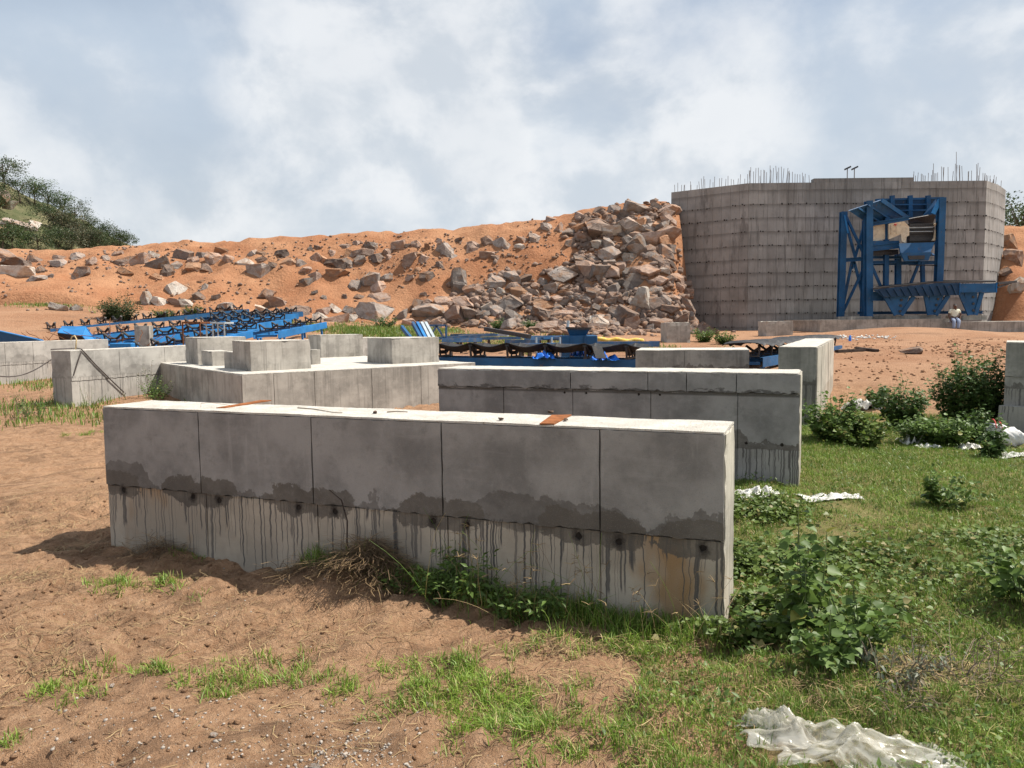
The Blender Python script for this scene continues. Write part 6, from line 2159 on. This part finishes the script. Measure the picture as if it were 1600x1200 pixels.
def strips(pos, length, wid, rg, zl=0.03, curl=1.0):
    """loose straw: thin bent strips lying about"""
    n = len(pos); an = rg.uniform(0, 2 * np.pi, n); k = 4
    p = np.asarray(pos, float).copy(); V = np.zeros((n, k * 2, 3))
    el = rg.uniform(-.1, .35, n) * min(zl / .03, 1.15)
    for i in range(k):
        sd = np.stack([-np.sin(an), np.cos(an), rg.normal(0, .2, n)], 1) * (wid / 2)[:, None]
        V[:, 2 * i] = p - sd; V[:, 2 * i + 1] = p + sd
        st = np.stack([np.cos(an) * np.cos(el), np.sin(an) * np.cos(el), np.sin(el)], 1) * (length / (k - 1))[:, None]
        p = p + st; an = an + rg.normal(0, .35 * curl, n); el = el - rg.uniform(.0, .3, n)
    F = []
    for i in range(k - 1):
        F.append((2 * i, 2 * i + 1, 2 * i + 3)); F.append((2 * i, 2 * i + 3, 2 * i + 2))
    F = np.array(F)[None] + (np.arange(n) * k * 2)[:, None, None]
    return V.reshape(-1, 3), F.reshape(-1, 3)


# straw over the soil
spec = [(300, 835, .8, .3, 500), (60, 900, .6, .3, 500), (220, 905, .5, .25, 300), (120, 780, .9, .8, 900), (60, 820, .7, .5, 500), (350, 960, 1.2, .5, 500), (500, 1010, 1., .5, 400), (60, 1000, .5, .4, 260), (900, 1000, .5, .15, 500), (950, 1010, .5, .1, 300), (1040, 1010, .4, .12, 350), (40, 1040, .3, .2, 200), (400, 870, .7, .14, 380), (150, 850, .6, .18, 420),
        (700, 1150, .8, .6, 250), (300, 1100, 1.2, .6, 160), (850, 1060, .6, .3, 350), (1350, 1090, .6, .3, 420), (1500, 1060, .5, .3, 420), (1290, 1090, .3, .2, 200), (200, 720, 1.5, 1.2, 500), (1100, 1060, .5, .3, 260), (980, 1130, .6, .4, 240)]
pp = []
for px, py, rx, ry, n in spec:
    c = G(px, py); pp.append(rg.normal(0, 1, (n, 2)) * (rx * .55, ry * .55) + (c.x, c.y))
pp = np.concatenate(pp); pp = pp[clear(pp[:, 0], pp[:, 1])]
V, F = strips(np.column_stack([pp, gfv(pp[:, 0], pp[:, 1]) + .004]), rg.uniform(.04, .16, len(pp)), rg.uniform(.0018, .004, len(pp)), rg)
tag(link('straw', np_mesh('straw', V, F), M['straw']), 'dry straw and dead grass strewn over the soil', 'straw', None, 'stuff')


def heap(label, px, py, rx, ry, rz, n, seed):
    rg = np.random.default_rng(seed)
    c = at_px(px, py)
    xy = rg.normal(0, 1, (n, 2)) * (rx * .42, ry * .42)
    rr = (xy[:, 0] / rx) ** 2 + (xy[:, 1] / ry) ** 2
    xw = np.column_stack([xy[:, 0] * uA.x - xy[:, 1] * uA.y * -1 * -1, xy[:, 0] * uA.y + xy[:, 1] * uA.x])
    x = c.x + xw[:, 0]; y = c.y + xw[:, 1]
    ok = clear(x, y); x, y, rr = x[ok], y[ok], rr[ok]
    z = gfv(x, y) + rg.uniform(0, 1, len(x)) * rz * np.exp(-rr * 1.6)
    V, F = strips(np.column_stack([x, y, z]) - np.array(c), rg.uniform(.08, .30, len(x)), rg.uniform(.0018, .004, len(x)), rg, .04, 1.6)
    o = link('straw_heap', np_mesh('straw_heap', V, F), M['straw_dark'], None, c)
    tag(o, label, 'straw heap')


heap('big heap of dry brown straw against the nearest block', 580, 920, .36, .17, .15, 3600, 51)
heap('flat straw heap trailing left of the big one', 470, 910, .30, .12, .05, 260, 52)
heap('small straw heap at the left end of the nearest block', 245, 868, .34, .14, .09, 520, 53)

# gravel in the foreground
spec = [(540, 1170, .25, .16, 240), (600, 1190, .3, .16, 160), (330, 1140, .7, .35, 260), (420, 1180, .5, .2, 240), (200, 1130, .6, .3, 160), (520, 1130, .4, .2, 160), (100, 1180, .5, .2, 120), (700, 1190, .3, .15, 80), (250, 950, 1.5, 1, 120)]
pp = []
for px, py, rx, ry, n in spec:
    c = G(px, py); pp.append(rg.normal(0, 1, (n, 2)) * (rx * .55, ry * .55) + (c.x, c.y))
pp = np.concatenate(pp)
sz = 0.0022 + 0.009 * rg.random(len(pp)) ** 4
V, F = rubble(np.column_stack([pp, gfv(pp[:, 0], pp[:, 1]) + sz * .3]), sz, 61)
tag(link('gravel', np_mesh('gravel', V, F), M['gravel_stone']), 'pale grit and small stones in the foreground soil', 'gravel', None, 'stuff')
# crumbs and clods of earth
n = 14000
xx = rg.uniform(-4.8, 2.0, n); yy = 2.9 + rg.random(n) ** 1.3 * 8
kp = (fbm(xx * .8, yy * .8, 101, 3) + rg.normal(0, .1, n) > -.02) & clear(xx, yy); xx, yy = xx[kp], yy[kp]
sz = 0.003 + 0.016 * rg.random(len(xx)) ** 5
V, F = rubble(np.column_stack([xx, yy, gfv(xx, yy) + sz * .2]), sz, 62)
tag(link('clods', np_mesh('clods', V, F), M['red_earth']), 'crumbs and clods of brown earth on the bare soil', 'earth clods', None, 'stuff')
# a few stones one can point at
for px, py, s_, lb_ in ((490, 1190, .03, 'pale stone at the bottom edge, left of centre'), (240, 1112, .018, 'small white stone near the left grass tufts'), (175, 1070, .015, 'small white stone beside the left grass tuft'), (672, 1098, .022, 'white stone at the edge of the middle grass patch'), (335, 1147, .02, 'white chip in the middle of the gravelly soil')):
    c = at_px(px, py)
    o = link('stone', ROCKM[(int(px) % 18, 'pale')], None, None, (c.x, c.y, c.z + s_ * .3), (0, 0, px)); o.scale = (s_, s_ * .8, s_ * .6)
    tag(o, lb_, 'stone')

# polythene film in the foreground
fc = G(1325, 1185)
sheet('plastic_film', 'crumpled translucent plastic film lying in the grass at the bottom edge', 1340, 1200, fc.y - 0.04, 0.74, 0.34, 0.12, M['plastic_film'], 'plastic film', 5, rz=-.25, n=64, fold=1.9, ragged=.7)
fc = G(1215, 1150)
sheet('plastic_film', 'small shiny torn flap left of the big plastic film', 1220, 1152, fc.y, 0.17, 0.26, 0.09, M['plastic_film'], 'plastic film', 9, rz=.6, n=34, fold=3.5, ragged=.6)
for (px, py, w_, d_, h_, mt, nm, lb_, cat) in (
        (1300, 778, .62, .22, .05, 'white_cloth', 'white_sheet', 'flat white sheet on the grass near the second block', 'sheet'), (1180, 772, .4, .25, .10, 'white_cloth', 'white_sheet', 'white rag showing between the first two blocks', 'sheet'),
        (1432, 690, .42, .3, .20, 'white_cloth', 'white_bag', 'crumpled white bag in front of the green bushes', 'bag'), (1450, 698, .3, .2, .06, 'white_cloth', 'white_sheet', 'torn white scrap right of the crumpled bag', 'sheet'),
        (1590, 716, .5, .2, .05, 'white_cloth', 'white_sheet', 'white sheet at the right edge on the grass', 'sheet'), (1345, 640, .6, .4, .25, 'white_cloth', 'pale_rag', 'pale rag caught behind the bright green bush', 'rag'), (1515, 700, .3, .2, .1, 'white_cloth', 'grey_rag', 'greyish rag under the low dark bush', 'rag')):
    c = G(px, py)
    sheet(nm, lb_, px, py, c.y, w_, d_, h_, M[mt], cat, int(px) % 97, n=30)
# white sack with red print
c = at_px(1572, 693)
sk = empty('sack', c, -.3); tag(sk, 'white woven sack with red stripes against the right-hand block', 'sack')
bm = bmesh.new(); bmesh.ops.create_icosphere(bm, subdivisions=4, radius=1)
for v in bm.verts:
    x, y, z = v.co
    r_ = 1 + 0.14 * math.sin(7 * x + 3 * z) * math.cos(5 * y + 2 * x) + 0.07 * math.sin(17 * x + 11 * z)
    v.co = Vector((math.copysign(abs(x) ** .7, x) * .24 * r_, math.copysign(abs(y) ** .8, y) * .15 * r_, math.copysign(abs(z) ** .85, z) * .13 * r_ + .11 - .10 * x))
me = bpy.data.meshes.new('body'); bm.to_mesh(me); bm.free()
for p_ in me.polygons: p_.use_smooth = True
link('body', me, M['sack_white'], sk)
for k in range(2):
    mb = MB(); x_ = -.16 + k * .07
    pts_ = []
    for q in range(9):
        th = R(20 + q * 17)
        pts_.append((x_, -math.cos(th) * .165, .115 - .10 * x_ / .24 * 1.0 * .24 / .24 + math.sin(th) * .145))
    mb.pipe(pts_, 0.008, 5); mb.build('red_stripe', M['sack_red'], sk)

# things lying on the sand at the right
for px0, py0, px1, py1, lb_ in ((1307, 551, 1350, 549, 'dark plank lying on the sand, nearer of two'), (1338, 546, 1370, 550, 'dark plank lying crosswise on the sand')):
    a = G(px0, py0); b = G(px1, py1)
    mb = MB(); mb.beam(a + Vector((0, 0, .05)), b + Vector((0, 0, .05)), .16, .09); tag(mb.build('plank', M['timber_dark']), lb_, 'plank')
a = G(1425, 553); o = link('log', ROCKM[(4, 'brown')], None, None, a + Vector((0, 0, .1)), (0, 0, .1)); o.scale = (.42, .2, .16); tag(o, 'dark lump of spoil on the sand heap', 'spoil')
pp = []; ss = []
r_ = random.Random(71)
for k in range(420):
    px = r_.uniform(1300, 1590); py = r_.uniform(532, 600) if r_.random() < .6 else r_.gauss(545, 5)
    if px > 1480: py = r_.uniform(530, 560)
    c = G(px, py); pp.append((c.x, c.y, gf(c.x, c.y) + .01)); ss.append(r_.uniform(.02, .10) if px > 1480 else r_.uniform(.015, .06))
V, F = rubble(pp, ss, 72); tag(link('clods', np_mesh('clods', V, F), M['red_earth']), 'red earth clods on the sand heap before the crusher', 'earth clods', None, 'stuff')
r_ = random.Random(73); pp = []; ss = []
for k in range(90):
    px = r_.uniform(1285, 1400); c = G(px, r_.gauss(528, 2)); pp.append((c.x, c.y, gf(c.x, c.y) + .02)); ss.append(r_.uniform(.02, .09))
V, F = rubble(pp, ss, 74); tag(link('litter', np_mesh('litter', V, F), M['white_cloth']), 'white litter scattered along the crusher footing', 'litter', None, 'stuff')
c = G(1328, 533); mb = MB(); mb.tube(c, c + Vector((0, 0, .14)), .06, 10, .058); mb.tube(c + Vector((0, 0, .141)), c + Vector((0, 0, .26)), .058, 10, .02)
o = mb.build('plastic_bottle', M['blue_sheet']); tag(o, 'blue plastic bottle in front of the crusher footing', 'bottle')

# cable and hose on the left wall
def on_wall(px, py, d):
    return Vector(P(px, py, d))


wf = lambda px: along(px, 575, w2, d2)
def face(px, py, off=0.03):
    s = wf(px); q = w2 + d2 * s
    return Vector((q.x, q.y, P(px, py, q.y).z)) + r2 * off


mb = MB(); k1 = face(127, 547, .03); top_k = Vector((k1.x, k1.y, top2 + .02))
mb.pipe([face(190, 613), face(170, 593), face(148, 570), face(132, 551), top_k, top_k - r2 * .2 + Vector((0, .1, .02)), top_k - r2 * .5 + Vector((0, -.4, .01))], .012, 6)
tag(mb.build('cable', M['black_cable']), 'black cable hanging down the sunlit face of the left wall', 'cable')
mb = MB(); mb.pipe([face(127, 549, .035), face(122, 560, .04), face(117, 574, .035), face(112.5, 587, .03)], .010, 6)
tag(mb.build('cable', M['black_cable']), 'short black cable hanging at the corner of the left wall', 'cable')
mb = MB(); c0_ = P(80, 562, w2.y - .1); c1_ = P(-20, 585, w2.y - 1.0)
mb.pipe([c0_.lerp(c1_, t) - Vector((0, 0, .16 * math.sin(math.pi * t))) for t in [q / 10 for q in range(11)]], .011, 6)
tag(mb.build('cable', M['black_cable']), 'black cable sagging to the left edge from the wall end', 'cable')
mb = MB(); b = top_k - r2 * .15
mb.pipe([b, b + Vector((.0, .05, .2)), b + Vector((-.04, .06, .27)), b + Vector((-.1, .06, .24)), b + Vector((-.12, .06, .18))], .013, 6)
tag(mb.build('hose', M['rope_tan'], None, True), 'pale hose looped up from the top of the left wall', 'hose')
# bits on the front block
def stick(label, pts_, r, mt, cat):
    mb = MB(); mb.pipe(pts_, r, 5, .6); tag(mb.build(cat, M[mt]), label, cat)


def tp(px, py, dz_=.006):
    return Yat(px, py, zA + HA + dz_)


stick('thin dark twig lying on top of the nearest block', [tp(465, 637), tp(490, 639), tp(520, 644), tp(535, 645)], .004, 'dry_twig', 'twig')
stick('short twig on the middle of the nearest block top', [tp(605, 643.5), tp(620, 642.5), tp(637, 643.5)], .005, 'dry_twig', 'twig')
stick('loop of thin wire on the left end of the block top', [tp(314, 636), tp(314, 630, .03), tp(330, 629, .04), tp(350, 632, .02), tp(366, 634)], .0018, 'rust', 'wire')
for px, py, lb_ in ((586, 645, 'dark pebble on top of the nearest block, left one'), (783, 656, 'dark pebble on top of the nearest block, middle one'), (861, 645, 'dark pebble beside the right rusty plate'), (884, 657, 'dark pebble in front of the right rusty plate')):
    c = tp(px, py); o = link('pebble', ROCKM[(int(px) % 18, 'brown')], None, None, c + Vector((0, 0, .006)), (0, 0, px)); o.scale = (.022, .014, .010); tag(o, lb_, 'pebble')
stick('bent rusty rod standing before the nearest block', [foot(random.Random(1), .485, .486, .10, .11), Vector(foot(random.Random(1), .485, .486, .08, .09)) + Vector((0, 0, .3)), Vector(foot(random.Random(1), .475, .476, .07, .08)) + Vector((0, 0, .48)), Vector(foot(random.Random(1), .455, .456, .07, .08)) + Vector((0, 0, .56))], .007, 'timber_dark', 'rod')

# ------------------------------------------------------------------ seated man
pc = P(1491, 501, 41.25); pc.z = zS
man = empty('person', pc)
man.scale = (1.15, 1.15, 1.15)
tag(man, 'man in a pale shirt and grey trousers sitting on the low wall', 'person')


def skin(name, verts, edges, radii, material, parent, sub=2, root=0):
    me = bpy.data.meshes.new(name); me.from_pydata(verts, edges, [])
    o = link(name, me, material, parent)
    md = o.modifiers.new('skin', 'SKIN')
    for i, r_ in enumerate(radii):
        sv_ = me.skin_vertices[0].data[i]; sv_.radius = (r_ if isinstance(r_, tuple) else (r_, r_)); sv_.use_root = (i == root)
    md.use_smooth_shade = True
    s_ = o.modifiers.new('sub', 'SUBSURF'); s_.levels = sub; s_.render_levels = sub
    return o


hip = (0, 0, .11)
vb = [hip, (0.01, .02, .33), (0.02, .03, .52), (0.02, .0, .62), (0.0, -.03, .69), (-.02, -.05, .80),          # pelvis, waist, chest, neck, skull base, crown
      (-.17, .02, .53), (-.27, .0, .30), (-.22, -.10, .09), (-.235, -.15, .03),                                  # his right arm
      (.20, .02, .53), (.34, .08, .33), (.24, -.02, .12), (.21, -.07, .06),                                      # his left arm
      (-.10, -.08, .08), (-.24, -.40, .06), (-.30, -.50, -.36), (-.36, -.62, -.42),                              # legs
      (.10, -.08, .08), (-.02, -.42, .05), (-.12, -.52, -.36), (-.17, -.64, -.42)]
eb = [(0, 1), (1, 2), (2, 3), (3, 4), (4, 5), (2, 6), (6, 7), (7, 8), (8, 9), (2, 10), (10, 11), (11, 12), (12, 13), (0, 14), (14, 15), (15, 16), (16, 17), (0, 18), (18, 19), (19, 20), (20, 21)]
rb_ = [.13, (.14, .10), (.15, .10), .055, .085, .075, .055, .042, .032, .03, .055, .042, .032, .03, .085, .065, .04, .035, .085, .065, .04, .035]
for hx, hy, hz, sgn in ((-.235, -.15, .03, -1), (.21, -.07, .06, 1)):
    w0 = vb.index((hx, hy, hz))
    for q, (dx, ln) in enumerate(((-.03, .075), (-.01, .085), (.01, .08), (.03, .065))):
        vb.append((hx + dx * .9, hy - .05, hz - .015)); rb_.append(.010); eb.append((w0, len(vb) - 1))
        vb.append((hx + dx, hy - .05 - ln * .6, hz - .03 - ln * .3)); rb_.append(.008); eb.append((len(vb) - 2, len(vb) - 1))
    vb.append((hx - sgn * .045, hy - .035, hz + .005)); rb_.append(.011); eb.append((w0, len(vb) - 1))
skin('body', vb, eb, rb_, M['skin'], man)
skin('shirt', [(0, 0, .13), (.01, .02, .33), (.02, .03, .51), (.02, .01, .585), (-.17, .02, .53), (-.235, .01, .38), (.20, .02, .53), (.285, .055, .41)], [(0, 1), (1, 2), (2, 3), (2, 4), (4, 5), (2, 6), (6, 7)],
     [(.16, .13), (.165, .125), (.175, .125), .075, .075, .068, .075, .068], M['shirt'], man)
skin('trousers', [(0, 0, .12), (-.10, -.08, .08), (-.24, -.40, .06), (-.295, -.49, -.32), (.10, -.08, .08), (-.02, -.42, .05), (-.115, -.51, -.32)], [(0, 1), (1, 2), (2, 3), (0, 4), (4, 5), (5, 6)],
     [(.16, .13), .10, .082, .065, .10, .082, .065], M['trousers'], man)
skin('hair', [(0.01, -.015, .76), (-.015, -.03, .83)], [(0, 1)], [.095, .07], M['dark_hair'], man)
for nx_, ny_ in ((-.33, -.58), (-.145, -.60)):
    skin('shoe', [(nx_ + .02, ny_ + .06, -.41), (nx_ - .02, ny_ - .03, -.43), (nx_ - .05, ny_ - .11, -.44)], [(0, 1), (1, 2)], [.05, .05, .038], M['shoe'], man)
mb = MB()
for ex in (-.05, .015):
    mb.tube((ex - .005, -.118, .765), (ex - .005, -.128, .765), .012, 6)
mb.build('eyes', M['white_cloth'], man)
mb = MB(); mb.tube((-.022, -.115, .75), (-.025, -.145, .735), .012, 6, .016); mb.build('nose', M['skin'], man)
mb = MB(); mb.beam((-.05, -.122, .705), (.005, -.12, .705), .008, .008); mb.build('mouth', M['shoe'], man)
for o in bpy.data.objects:
    if '_w' in o: del o['_w']
